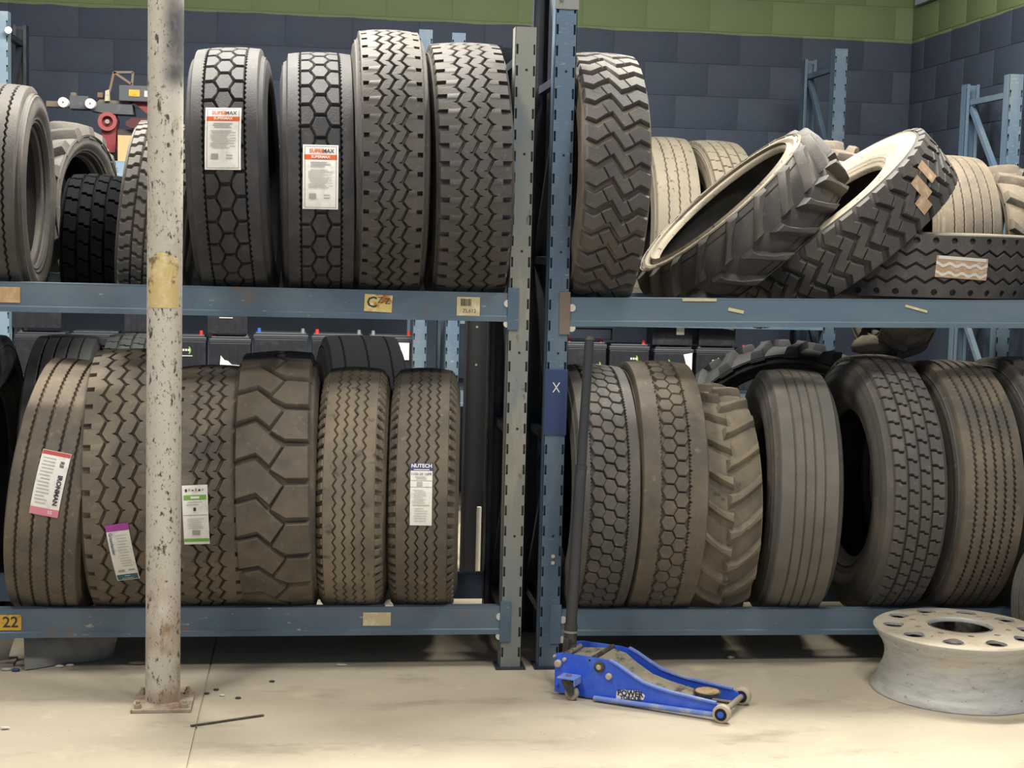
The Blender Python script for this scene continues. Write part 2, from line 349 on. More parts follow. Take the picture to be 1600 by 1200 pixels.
# world x -> local x on left beams = x+1.70
s = sticker(ub, 'yellow_sticker', .255+1.70, -.047, .100, .062, M['paperrust'], tilt=.04)
print_flat(s, 'lettering', 'C', .232+1.70, -.045, .055, M['ink'], bold=.0008); print_flat(s, 'lettering', 'Z', .262+1.70, -.036, .03, M['ink']); print_flat(s, 'lettering', 'Z', .288+1.70, -.04, .03, M['ink'])
s = sticker(ub, 'barcode_sticker', .581+1.70, -.052, .084, .070, M['paperyel'])
bc = MB(); x = .553+1.70
for k in range(14):
    wd = random.choice((.0012, .002, .003)); bc.box((x+wd/2, -.0024, -.037), (wd, .0004, .026)); x += wd+random.choice((.001, .0016))
bc.build('barcode', M['ink'], s); print_flat(s, 'lettering', 'ZL612', .585+1.70, -.068, .019, M['ink'])
sticker(ub, 'torn_label', -1.03+1.70, -.045, .075, .055, mat('label_tan', '#b3946a', .8, [('#c9b08a', 30, .5, .7, 4, None)]))
s = sticker(lb, 'yellow_number_plate', -1.035+1.70, -.048, .085, .056, M['yellow']); print_flat(s, 'lettering', '22', -1.03+1.70, -.048, .055, M['ink'], bold=.001)
sticker(lb, 'worn_sticker', .27+1.70, -.044, .102, .050, M['paperyel'])
sticker(ubr, 'torn_label', 1.44-.95, -.006, .13, .010, M['paperyel']); sticker(ubr, 'torn_label', 1.58-.95, -.045, .06, .012, M['paperyel'], tilt=.2)
sticker(ubr, 'torn_label', 2.28-.95, -.034, .09, .009, M['paperyel'], tilt=.25)

# rear rack against the wall, and the middle rack
RY, RD = 8.45, .6
frame('rear_rack_frame', 'dark narrow rack frame at far left against the navy wall', -1.605, RY, RD, 2.72, M['steel_pale'], M['steel_dark'])
frame('rear_rack_frame', 'blue rear rack frame showing above the tall zigzag tyre', .62, RY, RD, 2.72, M['steel_blue'], M['steel_blue'])
frame('rear_rack_frame', 'blue rear rack frame showing above the wide tyre beside the grey upright', .80, RY, RD, 2.71, M['steel_blue'], M['steel_blue'])
frame('rear_rack_frame', 'blue rack frame rising behind the tilted tractor tyre', 2.96, RY, RD, 2.715, M['steel_rear'], M['steel_rear'])
frame('rear_rack_frame', 'pale blue rack frame at the right wall behind the heaped tyres', 3.66, 7.72, .60, 2.525, M['steel_blue'], M['steel_blue'])
rb1 = beam('rear_shelf_beam', 'pale blue rear beam under the red machine', (-1.50, RY, 1.963), (.58, RY, 1.963), .09, M['steel_pale'], conn=False)
print_flat(rb1, 'lettering', 'LSS', .47, -.05, .035, M['steel_blue'], y=-.002)
beam('rear_shelf_beam', 'rear beam behind the red machine', (-1.50, RY+RD, 1.963), (.58, RY+RD, 1.963), .09, M['steel_blue'], face=1, conn=False)
for (a, b, z, n_) in ((.84, 2.92, 1.22, 'under the pale tyres'), (-1.5, .58, .80, 'under the left batteries'), (.84, 2.92, .76, 'under the right batteries')):
    beam('rear_shelf_beam', 'front beam '+n_+' on the rear rack', (a, RY, z), (b, RY, z), .09, M['steel_blue'], conn=False)
    beam('rear_shelf_beam', 'back beam '+n_+' on the rear rack', (a, RY+RD, z), (b, RY+RD, z), .09, M['steel_blue'], face=1, conn=False)
for (a, b, z, n_) in ((-1.5, .58, .80, 'left'), (.84, 2.92, .76, 'right')):
    dk = MB().box(((a+b)/2, RY+RD/2, z+.008), (b-a, RD, .014)); tag(dk.build('shelf_and_shade_board', M['steel_dark']), 'dark board carrying the %s batteries on the rear rack' % n_, 'shelf board')
for (a, b, z, n_) in ((-1.5, .58, 1.957, 'red machine'), (.84, 2.92, 1.213, 'pale dusty tyres')):  # upper boards added to keep lamplight off the batteries and wall
    dk = MB().box(((a+b)/2, RY+RD/2, z), (b-a, RD-.095, .014)); tag(dk.build('shelf_and_shade_board', M['steel_dark']), 'dark board added for shade under the %s on the rear rack' % n_, 'shelf board')
beam('middle_shelf_beam', 'hidden front beam under the ribbed and lugged tyres at right', (2.0, 6.75, 1.395), (3.6, 6.75, 1.395), .1, M['steel_blue'], conn=False)
beam('middle_shelf_beam', 'hidden back beam under the ribbed and lugged tyres at right', (2.0, 7.32, 1.395), (3.6, 7.32, 1.395), .1, M['steel_blue'], face=1, conn=False)

# ------------------------------------------------------------------ tyres
def catmull(pts, sub=3):
    out = []
    for i in range(len(pts)-1):
        p0 = pts[max(i-1, 0)]; p1 = pts[i]; p2 = pts[i+1]; p3 = pts[min(i+2, len(pts)-1)]
        for k in range(sub):
            t = k/sub
            out.append(tuple(.5*(2*b+(c-a)*t+(2*a-5*b+4*c-d)*t*t+(3*b-a-3*c+d)*t*t*t) for a, b, c, d in zip(p0, p1, p2, p3)))
    out.append(pts[-1]); return out
class Tread:
    def __init__(s, R, Wt, N, depth, crown=.008, c=.0016):
        s.R, s.Wt, s.N, s.dep, s.crown, s.c = R, Wt, N, depth, crown, c; s.p = 2*PI*R/N; s.m = MB()
    def P(s, v, u, h=0):
        a = u/s.R; r = s.R-s.crown*(2*v/s.Wt)**2+h
        return (v, -r*math.cos(a), r*math.sin(a))
    def strip(s, Lp, Rp, dl=.002, dr=.002, xl=0, xr=0):
        """continuous rib; Lp,Rp lists of (f, v), f in 0..1 pitch"""
        vs = []; K = len(Lp); c = s.c
        for k in range(s.N):
            for (fl_, vl), (fr, vr) in zip(Lp, Rp):
                ul = (k+fl_)*s.p; ur = (k+fr)*s.p
                vs += [s.P(vl-dl, ul, -s.dep-xl), s.P(vl, ul, -c), s.P(vl+c, ul), s.P(vr-c, ur), s.P(vr, ur, -c), s.P(vr+dr, ur, -s.dep-xr)]
        T = K*s.N; fs = []
        for i in range(T):
            j = (i+1) % T
            for q in range(5): fs.append((i*6+q, i*6+q+1, j*6+q+1, j*6+q))
        s.m.add(vs, fs)
    def block(s, pts, draft=.003, ks=None, dep=None):
        """pts (v,u) CCW polygon in metres, repeated every pitch"""
        n = len(pts); c = s.c; dep = dep or s.dep
        A = sum(pts[i][0]*pts[(i+1) % n][1]-pts[(i+1) % n][0]*pts[i][1] for i in range(n))
        if A < 0: pts = pts[::-1]
        nr = []
        for i in range(n):
            a, b, d = pts[i-1], pts[i], pts[(i+1) % n]
            e1 = (b[0]-a[0], b[1]-a[1]); e2 = (d[0]-b[0], d[1]-b[1])
            l1 = math.hypot(*e1) or 1; l2 = math.hypot(*e2) or 1
            n1 = (e1[1]/l1, -e1[0]/l1); n2 = (e2[1]/l2, -e2[0]/l2)
            q = (n1[0]+n2[0], n1[1]+n2[1]); l = math.hypot(*q) or 1; k = 1/max(.45, l/2)
            nr.append((q[0]/l*k, q[1]/l*k))
        for k in (range(s.N) if ks is None else ks):
            u0 = k*s.p
            vs = [s.P(a-x*c, u0+b-y*c) for (a, b), (x, y) in zip(pts, nr)]
            vs += [s.P(a, u0+b, -c) for a, b in pts]
            vs += [s.P(a+x*draft, u0+b+y*draft, -dep) for (a, b), (x, y) in zip(pts, nr)]
            fs = [tuple(range(n))]
            for r in (0, 1):
                for i in range(n):
                    j = (i+1) % n; fs.append((r*n+i, r*n+n+i, r*n+n+j, r*n+j))
            s.m.add(vs, fs)

def carcass_profile(R, W, Wt, Rb, dep, crown, ribs=3, Bw=None):
    h = Wt/2; w2 = W/2; Bw = Bw or W*.72
    S = R-Rb
    out = [(R-dep, 0), (R-dep-crown*.25, h*.5), (R-dep-crown, h-.002), (R-dep-.010-crown, h+.006)]
    sw = catmull([(R-dep-.010-crown, h+.006), (R-S*.22, h+(w2-h)*.55), (R-S*.42, w2-.002), (R-S*.55, w2), (R-S*.72, w2-.012), (Rb+S*.13, Bw/2+.014), (Rb+.018, Bw/2+.004)], 4)
    sw2 = []
    for i, (r, v) in enumerate(sw):
        q = (R-r)/S
        bump = 0
        if .17 < q < .36 or .70 < q < .88: bump = .0035 if i % 2 else -.001
        sw2.append((r, v+bump))
    out += sw2[1:]
    out += [(Rb+.004, Bw/2), (Rb, Bw/2-.006), (Rb, Bw/2-.022), (Rb+.012, Bw/2-.026)]
    inn = [(Rb+S*.25, Bw/2-.014), (R-S*.55, w2-.02), (R-S*.3, w2-.026), (R-S*.16-dep*.3, h-.022), (R-dep-.022, h*.4), (R-dep-.021, 0)]
    return out, inn
def carcass(R, W, Wt, Rb, dep, crown, root, mtl, n=112, mtl_in=None, Bw=None, top=None):
    out, inn = carcass_profile(R, W, Wt, Rb, dep, crown, Bw=Bw)
    side = [p for p in out]
    m = MB()
    full = [(r, -v) for r, v in side[::-1]]+[(r, v) for r, v in side[1:]]
    if top:
        k = len(side)-1+4; m.lathe(full[:k+1], n, 'X'); tp = MB(); tp.lathe(full[k:], n, 'X'); tp.build('sidewall', top, root, 50)['label'] = 'dusty upper sidewall, coloured paler for the lamplight on it'  # upper side gets a paler dusty rubber, lamplight painted into its colour
    else: m.lathe(full, n, 'X')
    m.build('carcass', mtl, root, 50)
    li = MB(); fi = [(side[-1][0], -side[-1][1])]+[(r, -v) for r, v in inn]+[(r, v) for r, v in inn[::-1][1:]]+[(side[-1][0], side[-1][1])]
    li.lathe(fi, n, 'X'); li.build('inner_liner', mtl_in or M['rub_in'], root, 60)

def F_union(*ls):
    return sorted(set(sum((list(l) for l in ls), [])))
def pat_zigzag(T, ng=3, sp=.045, amp=.010, gw=.007, long=.62, nib=.007, nd=.028, nl=(.22, .5), nd2=None, outer=True, phase=.33, rib_out=.004, rim=0):
    F = F_union((0, .06, long-.07, long, long+.07, .94), (.3 if long > .5 else .25, .8), (nl[0]-.012, nl[0], nl[1], nl[1]+.012) if nd else ())
    F = [f for i, f in enumerate(F) if i == 0 or f-F[i-1] > 1e-4]
    def zc(f): return -amp+2*amp*f/long if f <= long else amp-2*amp*(f-long)/(1-long)
    gv = [(i-(ng-1)/2)*sp for i in range(ng)]
    h = T.Wt/2
    def outer_edge(s): return [(f, s*(h-(nd if nd and nl[0]-1e-6 <= f <= nl[1]+1e-6 else 0))) for f in F]
    edges_r = [[(f+i*phase*0, v+zc(f)-gw/2-(nib if f == 0 else 0)) for f in F] for i, v in enumerate(gv)]
    edges_l = [[(f, v+zc(f)+gw/2+(nib if abs(f-long) < 1e-6 else 0)) for f in F] for v in gv]
    T.strip(outer_edge(-1), edges_r[0], dl=rib_out, xl=.006)
    for i in range(ng-1): T.strip(edges_l[i], edges_r[i+1])
    T.strip(edges_l[-1], outer_edge(1), dr=rib_out, xr=.006)
    if rim:
        for s in (-1, 1):
            a, b = [(f, s*(h-rim)) for f in F], [(f, s*h) for f in F]
            T.strip(*( (a, b) if s > 0 else (b, a)))
def pat_rib(T, grooves, gw=.008, wig=.0012, nseg=4):
    F = [i/nseg for i in range(nseg)]
    h = T.Wt/2
    wg = lambda i: wig*(1 if i % 2 else -1)
    L_ = [(f, -h) for f in F]; first = True
    for g in grooves:
        T.strip(L_, [(f, g-gw/2+wg(i)) for i, f in enumerate(F)], dl=.004 if first else .002, xl=.006 if first else 0); first = False
        L_ = [(f, g+gw/2+wg(i)) for i, f in enumerate(F)]
    T.strip(L_, [(f, h) for f in F], dr=.004, xr=.006)
def serr_shoulders(T, inner, amp=.0025, nser=4, inner2=None, notch=0):
    F = sorted([k/nser for k in range(nser)]+[k/nser+.5/nser for k in range(nser)])
    h = T.Wt/2
    a = [(f, -inner+(amp if i % 2 else -amp)-(notch if notch and i == 1 else 0)) for i, f in enumerate(F)]
    i2 = inner2 or inner
    b = [(f, i2+(amp if i % 2 else -amp)+(notch if notch and i == 3 else 0)) for i, f in enumerate(F)]
    o = [(f, -h) for f in F]; o2 = [(f, h) for f in F]
    T.strip(o, a, dl=.004, xl=.006); T.strip(b, o2, dr=.004, xr=.006)
def pat_hexdrive(T):
    p = T.p; serr_shoulders(T, .074, .003)
    T.block([(-.030, 0), (-.0145, -.41*p), (.0145, -.41*p), (.030, 0), (.0145, .41*p), (-.0145, .41*p)], .004)
    for s in (-1, 1):
        T.block([(s*.066, .09*p), (s*.0385, .09*p), (s*.024, .38*p), (s*.024, .62*p), (s*.0385, .91*p), (s*.066, .91*p)], .004)
def pat_traction(T):
    """one zigzag band per pitch, cut by two slanting sipes into lug, centre block, lug"""
    k = T.p/.085; q = T.Wt/.244; H = .0265; e = .0024
    path = [(-.122, .010), (-.086, -.006), (-.048, .020), (-.022, .032), (.022, -.032), (.048, -.020), (.086, .006), (.122, -.010)]
    def f(v):
        for (a, b), (c, d) in zip(path[:-1], path[1:]):
            if a <= v <= c: return b+(d-b)*(v-a)/(c-a)
    up = lambda v: (v, f(v)+H); dn = lambda v: (v, f(v)-H)
    L_ = [dn(-.122), dn(-.086), dn(-.048), dn(-.037-e), up(-.060-e), up(-.086), up(-.122)]
    C_ = [dn(-.037+e), dn(-.022), dn(.022), dn(.048), dn(.060-e), up(.037-e), up(.022), up(-.022), up(-.048), up(-.060+e)]
    sc = lambda P: [(a*q, b*k) for a, b in P]
    T.block(sc(L_), .005); T.block(sc(C_), .005); T.block([(-a, -b) for a, b in sc(L_)], .005)
def pat_blocks(T):
    p = T.p; h = T.Wt/2; g = .0055; q = h/.102
    xs = [-.102, -.052, -.002, .048, .102]
    offs = [.0, .35, .62, .95]; st = .009
    for i in range(4):
        a, b = xs[i]*q+(g if i else 0), xs[i+1]*q-(g if i < 3 else 0); mid = (a+b)/2; o = offs[i]*p; H = p/2-g
        T.block([(a, o-H), (mid-.003, o-H), (mid+.003, o-H-st), (b, o-H-st), (b, o+H-st), (mid+.003, o+H-st), (mid-.003, o+H), (a, o+H)], .002)
def pat_hexcols(T, cols, hw, flat_, inner, skew=0, gap=.0035, stag=.5, notch=.006, inner2=None, ends=.5):
    p = T.p; serr_shoulders(T, inner, .002, 4, inner2, notch)
    for i, c in enumerate(cols):
        o = (i*stag % 1)*p; H = p/2-gap
        T.block([(c-hw, o-H*ends+skew), (c-hw*flat_, o-H), (c+hw*flat_, o-H-skew), (c+hw, o-H*ends-skew), (c+hw, o+H*ends-skew), (c+hw*flat_, o+H), (c-hw*flat_, o+H+skew), (c-hw, o+H*ends+skew)], .0025)
def pat_hex6(T, cols, hw, inner, inner2=None, skew=0, gap=.0042, notch=.006):
    p = T.p; serr_shoulders(T, inner, .0025, 4, inner2, notch)
    for i, c in enumerate(cols):
        o = (i*.5 % 1)*p; H = p/2-gap; x = hw-gap*.6
        T.block([(c-x, o+skew*.6), (c-x*.52, o-H+skew*.3), (c+x*.52, o-H-skew*.3), (c+x, o-skew*.6), (c+x*.52, o+H-skew*.3), (c-x*.52, o+H+skew*.3)], .0028)
def pat_zblocks(T, ncol=5):
    p = T.p; wd = T.Wt/ncol; g = .0055; st = p*.22
    for i in range(ncol):
        a = -T.Wt/2+i*wd+(g if i else 0); b = a+wd-(g if i else 0)-g*.5; mid = (a+b)/2; o = (i % 2)*p*.5; H = p*.5-.008; s = 1 if i % 2 else -1
        T.block([(a, o-H+s*st/2), (mid-.004, o-H+s*st/2), (mid+.004, o-H-s*st/2), (b, o-H-s*st/2), (b, o+H-s*st/2), (mid+.004, o+H-s*st/2), (mid-.004, o+H+s*st/2), (a, o+H+s*st/2)], .004)
def pat_forklift(T):
    p = T.p; k = p/.141; q = T.Wt/.28; g = .0135
    Lg = [(-.14, g), (-.062, .020+g), (-.010, -.010), (.038, .055), (-.012, .141-.042), (-.062, .161-g), (-.14, .141-g)]
    Rg = [(.052, -.072+g), (.14, -.072+g), (.14, .069-g), (.052, .069-g), (.046, .046), (.000, -.020), (-.002, -.028)]
    T.block([(a*q, b*k) for a, b in Lg], .006); T.block([(a*q, b*k) for a, b in Rg], .006)
def pat_dimple(T):
    """three zigzag grooves, shoulder ribs with a round dimple per pitch"""
    p = T.p; h = T.Wt/2; F = [0, .25, .5, .75]; a = .0105; gw = .0115
    z = [0, a, 0, -a] if 0 else [-a, 0, a, 0]
    gv = [-.052, 0, .052]
    el = [[(f, g-gw/2+z[i]) for i, f in enumerate(F)] for g in gv]; er = [[(f, g+gw/2+z[i]) for i, f in enumerate(F)] for g in gv]
    T.strip(er[0], el[1]); T.strip(er[1], el[2])
    for s in (-1, 1):
        cv = s*(h-.020); r = .013; e = gv[0 if s < 0 else 2]+s*gw/2
        pts = [(cv+r*math.cos(t*PI/4), p/2+r*math.sin(t*PI/4)) for t in range(8)]
        # ring cell split in two halves around the dimple
        inn = e; out = s*h
        c0 = T.c; T.c = .0004
        up = [(out, p/2), (out, p), (inn-s*a*0, p), (inn+a, p/2)] if s > 0 else [(out, p/2), (out, p), (inn-a, p), (inn+a, p/2)]
        rr = [pts[4], pts[3], pts[2], pts[1], pts[0]] if s > 0 else [pts[0], pts[1], pts[2], pts[3], pts[4]]
        T.block([(out, p/2), (out, p), (inn-a, p), (inn+a, p/2)]+rr, .0005)
        rr2 = [pts[4], pts[5], pts[6], pts[7], pts[0]] if s > 0 else [pts[0], pts[7], pts[6], pts[5], pts[4]]
        T.block([(out, p/2), (out, 0), (inn-a, 0), (inn+a, p/2)]+rr2, .0005)
        T.c = c0

def tyre(label, R, W, Wt, N, pattern, loc, lean=0, yaw=0, spin=0, axis=None, mtl='rub_black', dep=.016, crown=.008, Rb=None, group=None, mtl_in=None, side=None, kw=None, top=None):
    t = thing('tyre', label, 'tyre', loc, (spin, lean, yaw), group)
    if axis is not None:
        q = Vector((1, 0, 0)).rotation_difference(Vector(axis).normalized()); t.rotation_euler = (q @ Euler((spin, 0, 0)).to_quaternion()).to_euler()
    Rb = Rb or R*.575
    T = Tread(R, Wt, N, dep, crown); t['_'] = 0; del t['_']
    pattern(T, **(kw or {}))
    T.m.build('tread', M[mtl], t, 32)
    carcass(R, W, Wt, Rb, dep, crown, t, M[side or mtl], mtl_in=M[mtl_in] if mtl_in else None, top=M[top] if top else None)
    return t, T
def lug_tyre(label, R, W, N, loc, lean=0, yaw=0, spin=0, axis=None, mtl='rub_tan', lh=.034, lw=.036, rise=.10, Rb=None, flip=1, crown=.02, group=None, mtl_in=None, bw=.66, top=None, c0=.006):
    t = thing('tractor_tyre', label, 'tyre', loc, (spin, lean, yaw), group)
    if axis is not None:
        q = Vector((1, 0, 0)).rotation_difference(Vector(axis).normalized()); t.rotation_euler = (q @ Euler((spin, 0, 0)).to_quaternion()).to_euler()
    Rb = Rb or R*.6; Wt = W*.94
    carcass(R-lh+.004, W, Wt, Rb, .004, crown, t, M[mtl], mtl_in=M[mtl_in] if mtl_in else None, Bw=W*bw, top=M[top] if top else None)
    T = Tread(R, Wt, N, lh+.012, crown, c=.003)
    h = Wt/2
    for s in (-1, 1):
        m0 = T.m; T.m = MB()
        k = flip
        cl = [(s*-c0, 0), (s*h*.28, .16*rise), (s*h*.62, .50*rise), (s*h*1.0, rise)]
        wd = [lw*.62, lw*.40, lw*.42, lw*.62]
        up = [(v, k*u+q) for (v, u), q in zip(cl, wd)]; dn = [(v, k*u-q) for (v, u), q in zip(cl, wd)]
        T.block(up+dn[::-1], .010, [0])
        me = T.m.mesh('lug', M[mtl], 32); T.m = m0
        for i in range(N):
            inst('lug', me, t, (0, 0, 0), (-(i+(.5 if s > 0 else 0))*2*PI/N, 0, 0))
    return t, T

def paper_tag(t, T, v0, u0, wd, ht, tilt, base, items, h=.0035, label=None, name='paper_tag'):
    """a curved paper label on the tread; items: ('bar',x,y,w,h,mat) / ('text',x,y,size,str,mat,rot,bold) in tag metres"""
    c, s = math.cos(tilt), math.sin(tilt)
    def mp(x, y, e=0): return T.P(v0+x*c-y*s, u0+x*s+y*c, h+e)
    def grid(x0, x1, y0, y1, e, m):
        ny = max(1, int((y1-y0)/.012)+1); vs = []
        for j in range(ny+1):
            y = y0+(y1-y0)*j/ny; vs += [mp(x0, y, e), mp(x1, y, e)]
        m.add(vs, [(2*j, 2*j+1, 2*j+3, 2*j+2) for j in range(ny)])
    m = MB(); grid(-wd/2, wd/2, -ht/2, ht/2, 0, m); grid(-wd/2, wd/2, -ht/2, ht/2, -.0006, m)
    o = m.build(name, M[base], t)
    if label: o['label'] = label
    bars = {}
    for it in items:
        if it[0] == 'zig':
            _, x, q, th, am, mt = it; zm = bars.setdefault(mt, MB()); n = int(ht/.012); vs = []
            for k in range(n+1):
                y = -ht/2+ht*k/n; a = am*(1 if (y/q*2) % 2 < 1 else -1)*(1-2*((y/q*2) % 1))
                vs += [mp(x+a-th/2, y, .0006), mp(x+a+th/2, y, .0006)]
            zm.add(vs, [(2*k, 2*k+1, 2*k+3, 2*k+2) for k in range(n)])
        elif it[0] == 'bar':
            _, x, y, w_, h_, mt = it
            grid(x-w_/2, x+w_/2, y-h_/2, y+h_/2, .0004+.0001*len(bars), bars.setdefault(mt, MB()))
        else:
            _, x, y, sz, body, mt, rot, bold = it
            vs, fs = text_geo(body, sz, bold=bold); cr, sr = math.cos(rot), math.sin(rot)
            MB().add([mp(x+a*cr-b*sr, y+a*sr+b*cr, .0012) for a, b in vs], fs).build('lettering', M[mt], o)
    for mt, mb in bars.items(): mb.build('printed_band', M[mt], o)
    return o
def lines(x, y0, y1, w_, n, mt='lightgrey', th=.0022, jit=.3):
    out = []
    for k in range(n):
        ww = w_*(1-jit*random.random()); out.append(('bar', x-(w_-ww)/2*random.choice((0, 1)), y0+(y1-y0)*k/max(1, n-1), ww, th, mt))
    return out

YC = 5.855
def zc(R, zb, half=.26): return zb+math.sqrt(R*R-half*half)
ZU, ZL, ZUR, ZLR = 1.400, .237, 1.398, .217
zz3 = dict(ng=3, sp=.043, amp=.0100, gw=.0115, nib=.009)
# --- upper shelf, left bay
t, T = tyre('black tyre with hexagon tread blocks and orange-banded tag, beside the white column', .474, .285, .228, 34, pat_hexdrive, (-.266, YC, zc(.474, ZU)), yaw=-.04, lean=-.05, mtl='rub_black')
def orange_tag(t, T, v, u, tilt):
    it = [('bar', 0, .1095-.0045, .108, .001, 'ink'), ('bar', 0, -.1095+.0045, .108, .001, 'ink'), ('bar', -.0535, 0, .001, .21, 'ink'), ('bar', .0535, 0, .001, .21, 'ink'),
          ('bar', 0, .068, .112, .017, 'orange'), ('text', -.013, .089, .0185, 'SUPER', 'orange', 0, .0004), ('text', .026, .089, .0185, 'MAX', 'ink', 0, .0004),
          ('text', 0, .068, .013, 'SUPERMAX', 'white', 0, .0003), ('bar', -.012, -.068, .0, .0, 'ink')]
    it += lines(0, .050, .036, .07, 3, 'grey', .003)+lines(-.006, .024, -.036, .072, 12, 'lightgrey', .0025)+lines(.034, .018, -.03, .022, 6, 'lightgrey', .002)
    it += [('bar', -.027, -.066, .024, .018, 'grey'), ('bar', .022, -.062, .022, .003, 'grey'), ('bar', .022, -.072, .022, .003, 'grey')]
    paper_tag(t, T, v, u, .122, .222, tilt, 'paper', [i for i in it if not (i[0] == 'bar' and i[3] == 0)], label='white tag with orange band')
orange_tag(t, T, -.002, .118, -.03)
t, T = tyre('black tyre with hexagon tread blocks, second from the white column, tag lower', .472, .285, .228, 34, pat_hexdrive, (.043, YC, zc(.472, ZU)), lean=-.022, mtl='rub_black', spin=.06)
orange_tag(t, T, -.002, -.005, -.015)
t.rotation_euler[0] = 0
t, T = tyre('tallest tyre on the left upper shelf, three zigzag grooves', .514, .272, .218, 48, pat_zigzag, (.290, YC, zc(.514, ZU)), lean=-.012, mtl='rub_mid', kw=dict(zz3, nd=.026, nl=(.3, .55), sp=.042, rim=.007))
t, T = tyre('wide zigzag tyre with square shoulder notches beside the grey slotted upright', .498, .285, .252, 49, pat_zigzag, (.580, YC, zc(.498, ZU)), lean=-.03, mtl='rub_mid', kw=dict(zz3, sp=.050, nd=.032, nl=(.25, .55)))
t, T = tyre('tyre cut by the left photo edge on the upper shelf, open side facing right', .402, .27, .21, 40, pat_rib, (-1.105, YC, zc(.402, ZU)), mtl='rub_mid', Rb=.24, kw=dict(grooves=[-.07, -.024, .024, .07], gw=.008, wig=.003), mtl_in='rub_grey')
lug_tyre('dusty lugged tyre behind the tyre at the left photo edge', .365, .26, 16, (-1.02, 6.62, 1.67), mtl='rub_mid', yaw=-.3)
beam('middle_shelf_beam', 'short hidden beam under the dusty lugged tyre at left', (-1.60, 6.40, 1.44), (-.75, 6.40, 1.44), .1, M['steel_blue'], conn=False)
beam('middle_shelf_beam', 'short hidden back beam under the dusty lugged tyre at left', (-1.60, 6.84, 1.44), (-.75, 6.84, 1.44), .1, M['steel_blue'], face=1, conn=False)
tyre('small black tyre low on the upper shelf left of the column', .25, .235, .20, 24, pat_blocks, (-.790, 6.06, 1.552), mtl='rub_shade', Rb=.16, lean=.03)
tyre('tyre with small offset z-shaped blocks half hidden behind the column', .355, .25, .215, 44, pat_zblocks, (-.545, YC+.06, zc(.355, ZU)), mtl='rub_grey', dep=.014, lean=.10)
# --- upper shelf, right bay
tyre('big tyre with chevron traction lugs beside the tall blue upright', .492, .258, .226, 38, pat_traction, (1.086, YC, zc(.492, ZUR)), lean=.01, yaw=-.0, mtl='rub_mid', dep=.020, side='rub_brown')
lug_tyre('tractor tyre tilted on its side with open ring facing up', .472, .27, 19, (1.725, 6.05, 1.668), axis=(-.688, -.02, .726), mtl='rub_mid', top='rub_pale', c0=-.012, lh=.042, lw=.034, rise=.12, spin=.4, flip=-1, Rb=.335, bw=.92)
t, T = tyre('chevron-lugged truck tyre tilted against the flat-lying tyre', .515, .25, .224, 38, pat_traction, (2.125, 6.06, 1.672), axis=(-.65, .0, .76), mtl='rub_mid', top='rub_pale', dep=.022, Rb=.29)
for (v, u, w_, h_) in ((.005, -.24, .09, .055), (-.045, -.20, .06, .06), (.03, -.32, .085, .05)):
    paper_tag(t, T, v, u, w_, h_, .1, 'card', [], name='cardboard_scrap')
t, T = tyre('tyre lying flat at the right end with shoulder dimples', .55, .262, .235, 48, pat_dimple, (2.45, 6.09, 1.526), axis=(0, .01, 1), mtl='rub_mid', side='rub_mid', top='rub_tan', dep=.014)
paper_tag(t, T, -.003, .005, .082, .205, -.05, 'card', [('zig', x, .050, .012, .008, 'pale') for x in (-.026, .008)]+[('bar', .034, 0, .012, .19, 'pale')], name='cardboard_label', label='tan cardboard label stuck on the tread')
lug_tyre('small lugged tyre hanging down through the ring of the flat-lying tyre', .285, .21, 12, (2.39, 6.06, 1.425), mtl='rub_brown', lh=.02, lw=.03, rise=.07)
tyre('ribbed pale tyre standing behind the flat-lying tyre', .378, .32, .27, 40, pat_rib, (2.99, 7.03, zc(.378, 1.395)), mtl='rub_brown', kw=dict(grooves=[-.09, -.045, 0, .045, .09], gw=.007))
lug_tyre('ragged lugged tyre at far right behind the heap', .365, .24, 14, (3.31, 7.03, zc(.365, 1.395)), mtl='rub_brown', rise=.08)
lug_tyre('dusty lugged tyre peeping out behind the two tilted tyres', .40, .24, 14, (2.40, 7.03, zc(.40, 1.395)), mtl='rub_brown', rise=.08, yaw=.5)
tyre('pale dusty ribbed tyre on the rear rack beside the chevron tyre', .53, .27, .24, 40, pat_rib, (2.01, RY+.30, zc(.53, 1.22)), mtl='rub_pale', kw=dict(grooves=[-.06, 0, .06], gw=.008, wig=.003))
tyre('pale dusty block-tread tyre on the rear rack, half hidden', .525, .27, .24, 40, pat_blocks, (2.30, RY+.30, zc(.525, 1.22)), mtl='rub_pale', yaw=.10)

# --- bottom shelf, left bay
t, T = tyre('ribbed tyre leaning at bottom left with red and white tag', .474, .27, .245, 60, pat_rib, (-.862, YC, zc(.474, ZL)), lean=.12, yaw=-.06, mtl='rub_brown', kw=dict(grooves=[-.085, -.030, .025, .08], gw=.0095, wig=.0022), dep=.013)
paper_tag(t, T, .012, .085, .098, .225, -.06, 'paper',
          [('bar', 0, -.099, .098, .026, 'pink'), ('bar', 0, .104, .096, .014, 'red'), ('text', .030, -.020, .0225, 'IRONMAN', 'ink', -PI/2, .0007), ('text', .026, .070, .020, 'RII', 'ink', -PI/2, .0003), ('text', .020, -.099, .016, '55', 'white', 0, .0003)]
          + lines(-.018, .085, -.07, .045, 14, 'lightgrey', .003), label='white tag with red ends')
t, T = tyre('zigzag tyre with purple-topped tag left of the column', .494, .285, .246, 39, pat_zigzag, (-.634, YC, zc(.494, ZL)), lean=-.02, mtl='rub_brown', kw=dict(zz3, sp=.055, nd=.026, nl=(.25, .52)))
